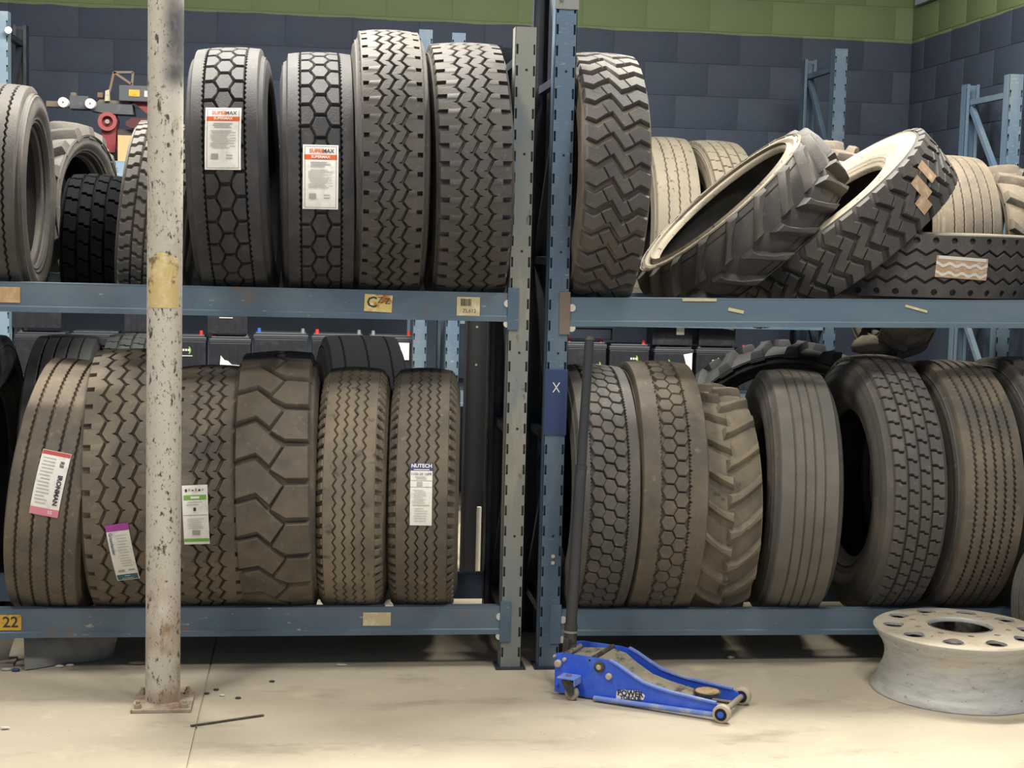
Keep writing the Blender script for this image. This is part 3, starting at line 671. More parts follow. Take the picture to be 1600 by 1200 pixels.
paper_tag(t, T, .005, -.195, .078, .235, .12, 'paper',
          [('bar', 0, .105, .078, .026, 'purple'), ('bar', 0, -.102, .072, .026, 'teal'), ('text', -.027, .045, .017, 'Greenlander', 'teal', -PI/2, .0002), ('text', 0, -.107, .008, 'greenlander', 'white', 0, 0), ('bar', 0, -.096, .018, .002, 'white'),
           ('bar', -.015, -.072, .022, .010, 'grey'), ('bar', .02, -.070, .022, .006, 'grey')]+lines(.010, .075, -.05, .040, 12, 'lightgrey', .0022), label='white tag with purple top and teal foot')
t, T = tyre('zigzag tyre with green-banded tag right of the column', .468, .27, .232, 44, pat_zigzag, (-.335, YC, zc(.468, ZL)), lean=-.015, mtl='rub_brown', kw=dict(zz3, sp=.042, amp=.009, nd=.024, nl=(.25, .55)))
paper_tag(t, T, -.040, -.02, .088, .212, .03, 'paper',
          [('bar', 0, .063, .078, .017, 'green'), ('bar', 0, -.090, .086, .012, 'green'), ('bar', 0, .001, .084, .0012, 'ink'), ('bar', -.002, .022, .009, .012, 'ink'), ('bar', .0, -.062, .027, .018, 'grey'),
           ('bar', 0, .063, .03, .008, 'white')]+[('bar', -.030+k*.0115, .088+.002*(k % 2), .007, .010-.003*(k % 3), 'grey' if k % 2 else 'ink') for k in range(6)]+lines(0, .047, .038, .06, 2, 'grey', .002)+lines(0, -.012, -.045, .06, 6, 'lightgrey', .002), label='white tag with green bands')
tyre('solid forklift-style tyre with huge interlocking lugs on the bottom shelf', .494, .31, .252, 22, pat_forklift, (-.088, YC, zc(.494, ZL)), lean=-.03, yaw=-.05, mtl='rub_brown', dep=.024, Rb=.26)
def pat_nylon(T):
    pat_zigzag(T, ng=4, sp=.034, amp=.0060, gw=.0072, long=.5, nib=0, nd=0)
def side_bars(T, t, mtl, N=70):
    m = MB(); R_ = T.R; h = T.Wt/2
    for k in range(N):
        for s in (-1, 1):
            a = k*2*PI/N; c_, s_ = math.cos(a), math.sin(a)
            def q(v, r, da): return (s*v, -r*math.cos(a+da), r*math.sin(a+da))
            d = .016/2/R_*1.6
            m.add([q(h-.002, R_-.012, -d), q(h-.002, R_-.012, d), q(h+.022, R_-.040, d-.02), q(h+.022, R_-.040, -d-.02),
                   q(h+.006, R_-.008, -d*.8), q(h+.006, R_-.008, d*.8), q(h+.027, R_-.036, d*.8-.02), q(h+.027, R_-.036, -d*.8-.02)],
                  [(4, 5, 6, 7), (0, 1, 5, 4), (1, 2, 6, 5), (2, 3, 7, 6), (3, 0, 4, 7)])
    m.build('shoulder_bars', M[mtl], t)['kind'] = 'stuff'
t, T = tyre('narrow brown tyre with four fine zigzag grooves and no tag', .468, .262, .184, 70, pat_nylon, (.196, YC, zc(.468, ZL)), yaw=-.09, lean=-.005, mtl='rub_tan', dep=.012)
side_bars(T, t, 'rub_tan')
t, T = tyre('narrow brown tyre with four fine zigzag grooves and navy-topped tag', .468, .262, .184, 70, pat_nylon, (.460, YC, zc(.468, ZL)), yaw=-.10, lean=-.005, mtl='rub_brown', dep=.012)
side_bars(T, t, 'rub_brown')
paper_tag(t, T, -.002, .055, .078, .222, 0, 'paper',
          [('bar', 0, .098, .082, .028, 'navy'), ('text', 0, .101, .0185, 'NUTECH', 'white', 0, .0006), ('bar', 0, .088, .056, .003, 'white'), ('bar', 0, .049, .078, .001, 'ink'), ('bar', 0, .026, .078, .001, 'ink'), ('text', 0, .072, .013, '1100-20 16PR', 'ink', 0, 0),
           ('bar', 0, -.038, .06, .003, 'paperyel')]+lines(0, .062, .056, .045, 2, 'grey', .002)+[('bar', -.006, .038, .02, .014, 'lightgrey')]+lines(-.004, .015, -.03, .05, 8, 'lightgrey', .0018)+lines(0, -.05, -.095, .05, 6, 'lightgrey', .0018), label='white tag with navy top')
# tyres standing on the floor behind the left bottom shelf
tyre('dark ribbed tyre behind the leaning ribbed tyre', .565, .29, .25, 46, pat_rib, (-1.03, 6.93, .566), mtl='rub_dark', kw=dict(grooves=[-.075, -.025, .025, .075]))
tyre('dark block tyre behind the purple-tagged tyre', .570, .27, .23, 46, pat_blocks, (-.74, 6.93, .571), mtl='rub_dark')
tyre('wide tyre coloured black for the shadow behind the two fine-grooved tyres', .575, .36, .31, 40, pat_rib, (.24, 6.90, .576), mtl='rub_shade', kw=dict(grooves=[-.1, 0, .1]), yaw=.08)
tyre('black tyre in shadow at the left edge behind the bottom shelf', .575, .26, .22, 40, pat_rib, (-1.36, 6.6, .576), mtl='rub_dark', kw=dict(grooves=[-.06, 0, .06]))
tyre('thin tyre edge seen in shadow behind the navy-tagged tyre', .47, .08, .06, 40, pat_rib, (.600, 6.78, .471), mtl='rub_brown', kw=dict(grooves=[0]), Rb=.40)

# --- bottom shelf, right bay
tyre('tyre with diamond tread blocks behind the black jack handle', .488, .246, .222, 54, pat_hex6, (1.092, YC, zc(.488, ZLR)), lean=.01, yaw=0, mtl='rub_grey', dep=.014, kw=dict(cols=[-.042, 0, .042], hw=.028, inner=.072, skew=.007, notch=0))
tyre('tyre with two columns of hexagon blocks beside the tractor tyre', .496, .262, .236, 54, pat_hex6, (1.348, YC, zc(.496, ZLR)), lean=.01, yaw=-.03, mtl='rub_brown', dep=.013, kw=dict(cols=[-.023, .021], hw=.029, inner=.054, inner2=.052, skew=.002))
lug_tyre('brown tractor tyre with v-shaped lugs on the bottom shelf', .458, .25, 21, (1.570, YC, zc(.458, ZLR)), yaw=-.03, lean=-.01, mtl='rub_tan', lh=.028, lw=.026, rise=.085, flip=1)
tyre('worn almost smooth tyre with faint ribs, right of the tractor tyre', .484, .285, .212, 50, pat_rib, (1.896, YC, zc(.484, ZLR)), yaw=-.115, lean=.01, mtl='rub_worn', dep=.006, kw=dict(grooves=[-.055, -.018, .018, .055], gw=.0065, wig=.0006), side='rub_grey')
tyre('square block tyre with large open side on the bottom shelf', .514, .275, .190, 56, pat_blocks, (2.252, YC, zc(.514, ZLR)), lean=-.02, mtl='rub_grey', dep=.014, side='rub_grey')
tyre('ribbed tyre with straight grooves near the right photo edge', .506, .28, .232, 70, pat_rib, (2.545, YC, zc(.506, ZLR)), lean=.0, mtl='rub_brown', dep=.014, kw=dict(grooves=[-.075, -.037, 0, .037, .075], gw=.0105, wig=.0028, nseg=4), side='rub_grey')
tyre('hexagon block tyre cut by the right photo edge', .515, .29, .25, 34, pat_hex6, (2.86, YC, zc(.515, ZLR)), mtl='rub_grey', dep=.015, kw=dict(cols=[-.062, 0, .062], hw=.041, inner=.102))
lug_tyre('large lugged tyre seen face-on behind the worn ribbed tyre', .585, .24, 22, (2.17, 6.74, .592), axis=(.18, 1, .05), mtl='rub_dark', lh=.03, lw=.04, rise=.06, Rb=.44)
tyre('ribbed tyre leaning on the floor at right photo edge behind the wheel', .28, .19, .16, 34, pat_rib, (2.905, 5.38, .285), axis=(.42, -1, .12), mtl='rub_grey', kw=dict(grooves=[-.04, 0, .04], gw=.006), dep=.008)

# ------------------------------------------------------------------ steel column
m = M['column']; nt = m.node_tree; N_ = nt.nodes; L_ = nt.links; b_ = N_['Principled BSDF']
src = b_.inputs['Base Color'].links[0].from_socket
tc = N_.new('ShaderNodeTexCoord'); sp = N_.new('ShaderNodeSeparateXYZ'); L_.new(tc.outputs['Object'], sp.inputs[0])
nz = N_.new('ShaderNodeTexNoise'); nz.inputs['Scale'].default_value = 9; nz.inputs['Detail'].default_value = 5; L_.new(tc.outputs['Object'], nz.inputs['Vector'])
def mr(sock, a, b, lo=0, hi=1):
    r = N_.new('ShaderNodeMapRange'); r.inputs[1].default_value = a; r.inputs[2].default_value = b; r.inputs[3].default_value = lo; r.inputs[4].default_value = hi; r.interpolation_type = 'SMOOTHSTEP'
    L_.new(sock, r.inputs[0]); return r.outputs[0]
def mul(a, b):
    k = N_.new('ShaderNodeMath'); k.operation = 'MULTIPLY'; L_.new(a, k.inputs[0]); L_.new(b, k.inputs[1]); return k.outputs[0]
msk = mul(mul(mul(mr(sp.outputs[2], 2.02, 2.10), mr(sp.outputs[2], 2.28, 2.42, 1, 0)), mr(sp.outputs[0], -.03, .03)), mr(nz.outputs['Fac'], .25, .6, .55, 1))
mx = N_.new('ShaderNodeMix'); mx.data_type = 'RGBA'; L_.new(msk, mx.inputs[0]); L_.new(src, mx.inputs[6]); mx.inputs[7].default_value = srgb('#4d4d50')
# rust growing towards the foot of the column
rm_ = mul(mr(sp.outputs[2], .0, .55, .75, 0), mr(nz.outputs['Fac'], .38, .62))
mx2 = N_.new('ShaderNodeMix'); mx2.data_type = 'RGBA'; L_.new(rm_, mx2.inputs[0]); L_.new(mx.outputs[2], mx2.inputs[6]); mx2.inputs[7].default_value = srgb('#93745a')
L_.new(mx2.outputs[2], b_.inputs['Base Color'])
CX, CY, CR = -.466, 5.187, .0575
t = thing('steel_column', 'round cream-painted steel column with flaking rust in front of the left rack', 'column', (CX, CY, 0))
MB().cyl((0, 0, .012), (0, 0, 5.3), CR, 48).build('pipe', M['column'], t, 40)
MB().box((.004, -.02, .006), (.196, .20, .012), bev=.002).build('base_plate', M['columnbase'], t)
for sx in (-1, 1):
    for sy in (-1, 1):
        bl = MB().cyl((.004+sx*.076, -.02+sy*.078, .012), (.004+sx*.076, -.02+sy*.078, .026), .013, 6); bl.cyl((.004+sx*.076, -.02+sy*.078, .026), (.004+sx*.076, -.02+sy*.078, .036), .007, 10)
        bl.build('anchor_bolt', M['columnbase'], t)
def pipe_patch(name, pts, mtl, e=.0012):
    m = MB(); n = 12
    zs = sorted(set(z for _, z in pts))
    # pts: list of (arc, z) rows given as (left arc, right arc, z)
def pipe_rows(name, rows, mtl, e=.0012):
    m = MB(); k = 8; vs = []
    for a0, a1, z in rows:
        for i in range(k+1):
            a = a0+(a1-a0)*i/k; vs.append(((CR+e)*math.sin(a), -(CR+e)*math.cos(a), z))
    fs = [(j*(k+1)+i, j*(k+1)+i+1, (j+1)*(k+1)+i+1, (j+1)*(k+1)+i) for j in range(len(rows)-1) for i in range(k)]
    return m.add(vs, fs).build(name, mtl, t)
Ycr = mat('old_yellow_paint', '#cbb47c', .7, [('#7d6a4c', 14, .56, .62, 6, None), ('#d9cba0', 25, .5, .7, 4, None)])
pipe_rows('paint_patch', [(-.9, .95, 1.338), (-1.0, 1.0, 1.36), (-1.05, .9, 1.42), (-.9, 1.05, 1.47), (-1.0, .95, 1.50), (-.5, .4, 1.512), (-.35, -.05, 1.52)], Ycr)['label'] = 'patch of old pale yellow paint'

# ------------------------------------------------------------------ floor jack
JO = Vector((.882, 5.219, 0)); JA = math.atan2(-.539, .842)
t = thing('floor_jack', 'blue trolley jack with long black handle on the floor before the right rack', 'jack', JO, (0, 0, JA))
outl = [(0, .010), (-.002, .146), (.02, .152), (.17, .152), (.205, .148), (.235, .136), (.285, .110), (.33, .088), (.38, .077), (.43, .069), (.59, .056), (.612, .046), (.612, .022), (.585, .018), (.155, .008)]
W_ = .195
for y0 in (0, W_-.007):
    MB().prism(outl, (0, .007), lambda x, z, h, y0=y0: (x, y0+h, z)).build('side_plate', M['jackblue'], t)
lip = MB()
rimp = outl[4:11]
for s, y0 in ((-1, -.003), (1, W_-.008)):
    r = MB()
    for a, b in zip(rimp[:-1], rimp[1:]): r.bar((a[0], y0+.006, a[1]), (b[0], y0+.006, b[1]), .014, .006, (0, 1, 0))
    r2 = MB(); n = len(rimp)
    vs = [(x, y, z+q) for x, z in rimp for y, q in ((y0-.004, 0), (y0+.013, 0), (y0+.013, .006), (y0-.004, .006))]
    fs = [(4*i+k, 4*i+(k+1) % 4, 4*i+4+(k+1) % 4, 4*i+4+k) for i in range(n-1) for k in range(4)]+[(0, 1, 2, 3), (4*n-4, 4*n-3, 4*n-2, 4*n-1)]
    r2.add(vs, fs).build('top_flange', M['jackedge'], t, 30)
MB().cyl((.155, -.012, .013), (.585, -.012, .021), .009, 14).build('lower_rail', M['jackedge'], t)
MB().cyl((.155, W_+.010, .013), (.585, W_+.010, .021), .009, 14).build('lower_rail', M['jackdust'], t)
# pump cover and lift arm between the plates
MB().prism([(.035, .06), (.035, .132), (.125, .142), (.125, .06)], (.012, W_-.012), lambda x, z, h: (x, h, z)).build('pump_cover', M['jackdust'], t)
MB().cyl((.142, .004, .149), (.142, W_-.004, .149), .008, 12).build('cross_rod', M['iron'], t)
MB().cyl((.03, .02, .142), (.03, W_-.04, .142), .009, 12).build('cross_rod', M['jackdust'], t)
top = [(.15, .145), (.20, .136), (.245, .108), (.305, .078), (.37, .064), (.50, .046)]
m = MB(); vs = []
for x, z in top:
    q = .078-.028*(x-.15)/.35
    vs += [(x, W_/2-q, z-.03), (x, W_/2-q, z), (x, W_/2+q, z), (x, W_/2+q, z-.03)]
m.add(vs, [(4*i+k, 4*i+k+1, 4*i+5+k, 4*i+4+k) for i in range(len(top)-1) for k in range(3)]+[(0, 1, 2, 3), (20, 21, 22, 23)])
m.build('lift_arm', M['jackdust'], t, 30)
sd = MB(); sd.lathe([(0, .046), (.026, .046), (.036, .052), (.047, .056), (.048, .066), (.044, .068), (.040, .064), (0, .064)], 32, c=(.528, W_/2, 0)); s_ = sd.build('saddle', M['iron'], t, 40)
ws = MB().cyl((.528, W_/2, .0642), (.528, W_/2, .0668), .041, 28).build('saddle_pad', mat('saddle_pad', '#a58a66', .9, [('#6d5a42', 30, .5, .6, 5, None)]), s_)
MB().cyl((.528, W_/2, .02), (.528, W_/2, .05), .018, 20).build('saddle_post', M['iron'], t)
def jack_wheel(x, y):
    m = MB(); m.lathe([(.014, -.013), (.020, -.014), (.028, -.013), (.031, -.010), (.031, .010), (.028, .013), (.020, .014), (.014, .013)], 32, 'Y', (x, y, .031)); o = m.build('front_wheel', M['cream'], t, 40)
    MB().cyl((x, y-.0145, .031), (x, y+.0145, .031), .021, 24).build('hub', M['dark'], o); MB().cyl((x, y-.017, .031), (x, y+.017, .031), .011, 16).build('axle_cap', M['jackblue'], o)
jack_wheel(.618, -.020); jack_wheel(.618, W_+.020)
MB().cyl((.618, -.012, .031), (.618, W_+.012, .031), .010, 16).build('front_axle', M['jackdust'], t)
def caster(y, s):
    m = MB(); m.box((.066, y+s*.030, .080), (.066, .062, .006), bev=.002); m.box((.098, y+s*.03, .069), (.004, .060, .026)); o = m.build('caster_bracket', M['jackedge'], t)
    MB().cyl((.066, y+s*.032, .083), (.066, y+s*.032, .090), .010, 6).build('caster_bolt', M['bolt'], o)
    f = MB(); f.cyl((.066, y+s*.032, .066), (.066, y+s*.032, .077), .022, 20)
    for q in (-1, 1): f.prism([(.044, .068), (.092, .068), (.092, .024), (.072, .020)], (q*.014-.0015, q*.014+.0015), lambda x, z, h: (x, y+s*.032+h, z))
    f.build('caster_fork', M['iron'], t)
    wv = MB(); wv.lathe([(.006, -.010), (.022, -.010), (.0245, -.007), (.0245, .007), (.022, .010), (.006, .010)], 28, 'Y', (.080, y+s*.032, .0248)); wv.build('caster_wheel', M['jackdust'], t, 40)
caster(0, -1); caster(W_, 1)
def knob(x, z, r, mt, mt2=None, y=0, s=-1):
    o = MB().lathe([(0, s*.011), (r*.7, s*.011), (r*.95, s*.008), (r, 0)], 24, 'Y', (x, y, z)).build('pivot_bolt', mt, t, 40)
    if mt2: MB().lathe([(0, s*.015), (r*.4, s*.014), (r*.5, s*.010)], 20, 'Y', (x, y, z)).build('pivot_cap', mt2, o, 40)
knob(.168, .123, .020, M['iron'], M['cream']); knob(.204, .094, .012, M['cream']); knob(.012, .113, .014, M['cream']); knob(.036, .131, .007, M['cream']); knob(-.002, .138, .005, M['cream']); knob(.010, .036, .007, M['jackblue'])
MB().cyl((.13, -.001, .140), (.13, .001, .140), .004, 12).build('bolt_hole', M['dark'], t)
# decal
dk = MB().prism([(.232, .018), (.332, .030), (.338, .046), (.318, .060), (.262, .055), (.234, .046)], (-.0012, -.0002), lambda x, z, h: (x, h, z)).build('decal', M['white'], t)
for body, x, z, sz, bo in (('POWER', .284, .0445, .027, .0012), ('TORQUE', .286, .0285, .019, .0008)):
    vs, fs = text_geo(body, sz, bold=bo); c_, s_n = math.cos(.07), math.sin(.07)
    MB().add([(x+a*c_-b*s_n, -.0022, z+a*s_n+b*c_) for a, b in vs], fs).build('lettering', M['ink'], dk)
for k in range(6): MB().box((.270+k*.009, -.0022, .0575+k*.0004), (.0045, .0006, .0035)).build('printed_square', M['ink'], dk)
# handle
Rj = Matrix.Rotation(-JA, 3, 'Z')
def jl(p): return Rj @ (Vector(p)-JO)
h0 = jl((.944, 5.298, .10)); h1 = jl((.992, 5.34, 1.245)); dh = (h1-h0)
MB().cyl(h0+dh*.10, h0+dh*.60, .0205, 20).build('handle', M['handle'], t, 40)
MB().cyl(h0+dh*.60, h1, .0175, 20, .0165).build('upper_handle', M['handle'], t, 40)
MB().cyl(h0+dh*.597, h0+dh*.612, .0215, 20).build('handle_collar', M['handle'], t, 40)
MB().cyl(h0, h0+dh*.115, .024, 20).build('handle_socket', M['iron'], t, 40)
MB().cyl(h0+dh*.088, h0+dh*.094, .028, 20).build('socket_ring', M['bolt'], t, 40)
for q in (-1, 1):
    MB().bar(h0+Vector((-.005, q*.030, -.02)), h0+Vector((0, q*.026, .085)), .022, .006, (0, 1, 0)).build('socket_fork', M['iron'], t)
MB().cyl(h1, h1+dh.normalized()*.012, .0185, 20, .014).build('end_cap', M['iron'], t, 40)

# ------------------------------------------------------------------ aluminium wheel lying on the floor
t = thing('truck_wheel', 'dusty aluminium truck wheel lying face up on the floor at right', 'wheel', (2.362, 5.20, 0), (0, 0, .12))
barrel = [(.275, .014), (.296, .006), (.306, .0), (.3085, .004), (.306, .014), (.292, .030), (.286, .042), (.283, .060), (.268, .090), (.262, .120), (.264, .150), (.276, .178), (.286, .190), (.288, .202), (.300, .214), (.306, .222), (.307, .228)]
inner = [(.296, .231), (.28, .226), (.255, .19), (.250, .12), (.262, .05), (.275, .014)]
MB().lathe(barrel+inner[:1], 112, close=False).build('barrel', M['alu'], t, 35)
MB().lathe(inner, 112, close=False).build('barrel_inside_shade', M['iron'], t, 35)  # aluminium inside coloured dark for the shade in the barrel
disc = MB(); disc.lathe([(.112, .236), (.120, .242), (.150, .243), (.185, .243), (.198, .239), (.225, .232), (.262, .233), (.285, .234), (.300, .233), (.305, .229), (.302, .224), (.285, .226), (.225, .2235), (.198, .230), (.150, .232), (.120, .230), (.112, .228)], 112, close=True)
do = disc.build('disc_face', M['aluface'], t, 30)
cut = MB()
for k in range(10):
    a = (k+.5)*2*PI/10
    cut.cyl((.238*math.cos(a), .238*math.sin(a), .18), (.238*math.cos(a), .238*math.sin(a), .30), .0365, 28)
for k in range(10):
    a = k*2*PI/10
    cut.cyl((.1675*math.cos(a), .1675*math.sin(a), .18), (.1675*math.cos(a), .1675*math.sin(a), .30), .0115, 14)
cm = cut.mesh('cut', M['alu']); cobj = bpy.data.objects.new('cut', cm); COL.objects.link(cobj); cobj.parent = t
md = do.modifiers.new('b', 'BOOLEAN'); md.object = cobj; md.operation = 'DIFFERENCE'; md.solver = 'EXACT'
bpy.context.view_layer.update(); dg = bpy.context.evaluated_depsgraph_get()
nm = bpy.data.meshes.new_from_object(do.evaluated_get(dg)); do.modifiers.clear(); do.data = nm
nm.polygons.foreach_set('use_smooth', [True]*len(nm.polygons)); nm.set_sharp_from_angle(angle=math.radians(30))
bpy.data.objects.remove(cobj)
for k in range(10):
    a = (k+.5)*2*PI/10; x, y = .238*math.cos(a), .238*math.sin(a)
    MB().lathe([(.0372, .226), (.0362, .226), (.0362, .2345), (.0400, .2352), (.0400, .2330)], 28, c=(x, y, 0)).build('hand_hole_edge', M['alu'], t, 40)
MB().lathe([(.112, .226), (.109, .228), (.109, .238), (.113, .243)], 64, c=(0, 0, 0)).build('hub_bore', M['alu'], t, 40)
MB().cyl((.30*math.cos(-.35), .30*math.sin(-.35), .226), (.285*math.cos(-.35), .285*math.sin(-.35), .245), .004, 10).build('valve_stem', M['bolt'], t)
c = MB(); c.lathe([(0, .200), (.020, .199), (.027, .192), (.027, .170), (.024, .165), (.022, 0), (0, 0)], 28, c=(2.325, 5.17, 0)); tag(c.build('capped_bottle', M['pale'], None, 40), 'pale round cap showing inside the centre hole of the aluminium wheel', 'bottle')

# ------------------------------------------------------------------ batteries on the rear rack
Rm = co.matrix_world.to_3x3()
def at(px, py, Y):
    d = Rm @ Vector(((px-800)/2400, -(py-600)/2400, -1)); k = Y/d.y
    return Vector((0, 0, CAM_H))+d*k
def battery(label, x0, x1, z0, z1, group, caps=('redcap', 'lead'), logo=None, paper=None, Y=8.50, dpt=.17):
    wd = x1-x0-.004; h = z1-z0; t = thing('battery', label, 'battery', ((x0+x1)/2, Y+dpt/2, z0), (0, 0, 0), group)
    c = MB(); c.box((0, 0, (h-.045)/2), (wd-.006, dpt-.006, h-.045), bev=.004)
    for k in range(5): c.box((-wd*.4+k*wd*.2, -dpt/2+.002, (h-.05)/2), (.006, .003, h-.07))
    c.build('case', M['battery'], t)
    l = MB(); l.box((0, 0, h-.034), (wd, dpt, .022), bev=.003); l.box((0, 0, h-.018), (wd-.02, dpt-.03, .014), bev=.003); l.build('lid', M['battery_lid'], t)
    for s, cp in zip((-1, 1), caps):
        if cp: MB().lathe([(0, h+.012), (.009, h+.012), (.012, h-.012)], 16, c=(s*(wd/2-.03), -dpt/2+.035, 0)).build('terminal', M[cp], t, 40)
    y = -dpt/2-.0012
    if logo:
        lx, lz = logo; g = MB(); vs = []
        for k in range(9):
            a = -1.1+k*2.2/8; vs += [(lx+.020*math.cos(a), y, lz+.024*math.sin(a)), (lx+(.013-.004*math.cos(a*1.4))*math.cos(a)+.001, y, lz+.021*math.sin(a))]
        g.add(vs, [(2*k, 2*k+2, 2*k+3, 2*k+1) for k in range(8)]); g.build('logo', M['green'], t)
        w_ = MB()
        for k in range(3): w_.box((lx-.02+k*.014, y, lz+.002), (.010, .0004, .012))
        w_.box((lx-.008, y, lz-.030), (.072, .0004, .005)); w_.build('logo_text', M['pale'], t)
    if paper:
        MB().prism([(x, z) for x, z in paper], (0, .0008), lambda x, z, q: (x, y-.001-q, z)).build('paper_label', M['white'], t)
    return t
zl, zr = .815, .775
ztl = 1.05; ztr = 1.027
B = lambda px: at(px, 545, 8.5).x
battery('black battery with green logo just right of the white column, lower tier', B(268), B(323), zl, ztl, 'batteries', ('lead', 'redcap'), logo=(-.01, .14))
battery('black battery with torn white paper above the green-tagged tyre', B(326), B(393), zl, ztl-.006, 'batteries', ('redcap', 'lead'), paper=[(-.055, .055), (-.05, .115), (-.03, .09), (-.01, .085), (.01, .065), (.075, .06), (.07, .05)])
battery('grey-lidded battery with blue terminal cap behind the solid tyre', B(395), B(482), zl, ztl+.02, 'batteries', ('bluecap', 'lead'))
battery('battery with red terminal cap behind the black shadowed tyre', B(486), B(570), zl, ztl+.018, 'batteries', ('redcap', 'lead'))
battery('battery with printed white sheet beside the blue rear upright', B(574), B(648), zl, ztl+.016, 'batteries', ('lead', 'redcap'), paper=[(-.04, .105), (.10, .105), (.10, .20), (-.04, .20)])
battery('battery with green logo stacked on the battery right of the column', B(322), B(388), ztl-.004, ztl+.20, 'batteries', (None, None), logo=(.0, .12))
battery('ribbed grey battery at left above the leaning ribbed tyre', B(16), B(97), ztl+.01, ztl+.20, 'batteries', (None, None))
battery('lower grey battery at left under the ribbed grey one', B(22), B(105), zl, ztl, 'batteries', ('lead', None))
battery('dark battery left of the column tucked under the upper beam', B(192), B(236), ztl, ztl+.18, 'batteries', (None, None))
battery('lower dark battery half hidden left of the column', B(192), B(262), zl, ztl-.002, 'batteries', (None, None))
battery('dark tipped battery behind the dark ribbed tyre', B(110), B(188), zl, ztl+.01, 'batteries', (None, None))
battery('battery under the black jack handle tip, red caps', B(882), B(949), zr, ztr+.02, 'batteries', ('redcap', 'redcap'), logo=(.07, .13))
battery('black battery with green logo and red cap behind the hexagon-block tyre', B(952), B(1016), zr, ztr+.012, 'batteries', (None, 'redcap'), logo=(.03, .17))
battery('battery with slanting white paper strip right of the green-logo one', B(1022), B(1085), zr, ztr, 'batteries', ('lead', 'lead'), logo=(-.04, .15), paper=[(.055, .20), (.105, .21), (.105, .09), (.085, .095)])
battery('battery with green logo and big white sheet near the large lugged tyre', B(1088), B(1152), zr, ztr, 'batteries', ('lead', 'redcap'), logo=(.0, .165), paper=[(.03, .15), (.095, .18), (.095, .09), (.02, .08)])
battery('upper battery with small square white sticker', B(1018), B(1083), ztr, ztr+.175, 'batteries', (None, None), paper=[(.02, .06), (.065, .06), (.065, .10), (.02, .10)])
battery('upper battery with angular white sheet at its top', B(1091), B(1150), ztr, ztr+.175, 'batteries', (None, None), paper=[(-.04, .11), (.095, .09), (.095, .145), (.03, .145)])
battery('dark battery right of the sheeted batteries behind the large lugged tyre', B(1156), B(1240), zr, ztr-.005, 'batteries', ('redcap', None))
bt = thing('battery_tray', 'black open tray standing on the battery behind the jack handle', 'tray', (0, 0, 0))
p0 = at(884, 541, 8.52); x1 = at(955, 541, 8.52).x
for z in (.0, .06): MB().bar((p0.x, 8.52, ztr+.024+z), (x1, 8.52, ztr+.024+z), .008, .008).build('tray_rail', M['dark'], bt)
for x in (p0.x, x1): MB().bar((x, 8.52, ztr+.02), (x, 8.52, ztr+.088), .008, .008).build('tray_post', M['dark'], bt)

# ------------------------------------------------------------------ red machine on the rear shelf
YM = 8.60
def mp(px, py, y=YM): return at(px, py, y)
a = mp(175, 248)
t = thing('red_machine', 'red and grey workshop machine with two white rollers on the rear shelf', 'machine', (a.x, YM, 1.963))
def L(px, py, y=YM): return mp(px, py, y)-Vector((a.x, YM, 1.963))
def pbox(name, x0, y0, x1, y1, dy, mtl, y=0, bev=.004):
    p = L(x0, y1); q = L(x1, y0); return MB().box(((p.x+q.x)/2, y+dy/2, (p.z+q.z)/2), (q.x-p.x, dy, q.z-p.z), bev=bev).build(name, mtl, t)
def pprism(name, pts, d, mtl, y=0): return MB().prism([(L(x, y_).x, L(x, y_).z) for x, y_ in pts], (y, y+d), lambda x, z, h: (x, h, z)).build(name, mtl, t)
pbox('roller_carriage', 108, 150, 138, 170, .10, M['machgrey']); pbox('slide_rail', 70, 158, 112, 166, .05, M['rust'], .03)
pprism('slide_bed', [(140, 158), (206, 163), (208, 179), (165, 177), (140, 172)], .14, M['machgrey'], .01)
pprism('bed_top', [(155, 155), (200, 158), (207, 164), (150, 160)], .12, M['rust'], .02)
for px, py in ((101, 161), (143, 163)):
    c = L(px, py); o = MB().cyl((c.x, -.055, c.z), (c.x, 0, c.z), .0265, 28).build('roller', M['white'], t, 40)
    MB().cyl((c.x, -.058, c.z), (c.x, -.05, c.z), .005, 12).build('roller_axle', M['iron'], o)
    pbox('clamp_block', px+8, 144, px+17, 152, .05, M['rust'], .02)
pbox('control_box', 186, 136, 262, 158, .16, M['machgrey'], -.02); 
o = pbox('yellow_label', 202, 141, 219, 151, .002, M['yellow'], -.0235, 0); pbox('grey_label', 226, 143, 244, 152, .002, M['lightgrey'], -.0235, 0)
g = MB()
for (x0, y0), (x1, y1) in (((177, 112), (207, 112)), ((207, 112), (205, 134)), ((177, 112), (205, 131)), ((177, 112), (168, 152))):
    p, q = L(x0, y0), L(x1, y1); MB().bar((p.x, .03, p.z), (q.x, .03, q.z), .012, .012, (0, 1, 0)).build('guard_bar', M['rust'], t)
pprism('lever', [(165, 142), (171, 140), (172, 158), (164, 158)], .02, M['cream'], -.01)
pprism('arm', [(153, 176), (178, 176), (183, 188), (181, 200), (179, 238), (161, 238), (158, 204), (154, 190)], .10, M['redpaint'], .02)
c = L(168, 190); MB().lathe([(.028, .018), (.030, -.012), (.050, -.012), (.050, .02)], 32, 'Y', (c.x, 0, c.z)).build('bearing_ring', mat('machine_red_light', '#94484a', .5), t, 40)
MB().cyl((c.x, -.012, c.z), (c.x, .03, c.z), .012, 16).build('spindle', M['bolt'], t); c = L(166, 236); MB().cyl((c.x, .005, c.z), (c.x, .03, c.z), .014, 16).build('pivot_pin', M['cream'], t)
pprism('frame_plate', [(206, 158), (262, 158), (262, 186), (230, 178)], .12, M['redpaint'], .02)
pprism('link', [(196, 190), (206, 184), (262, 186), (262, 206), (204, 200), (197, 196)], .08, mat('machine_dark_red', '#4d1f24', .6), .0)
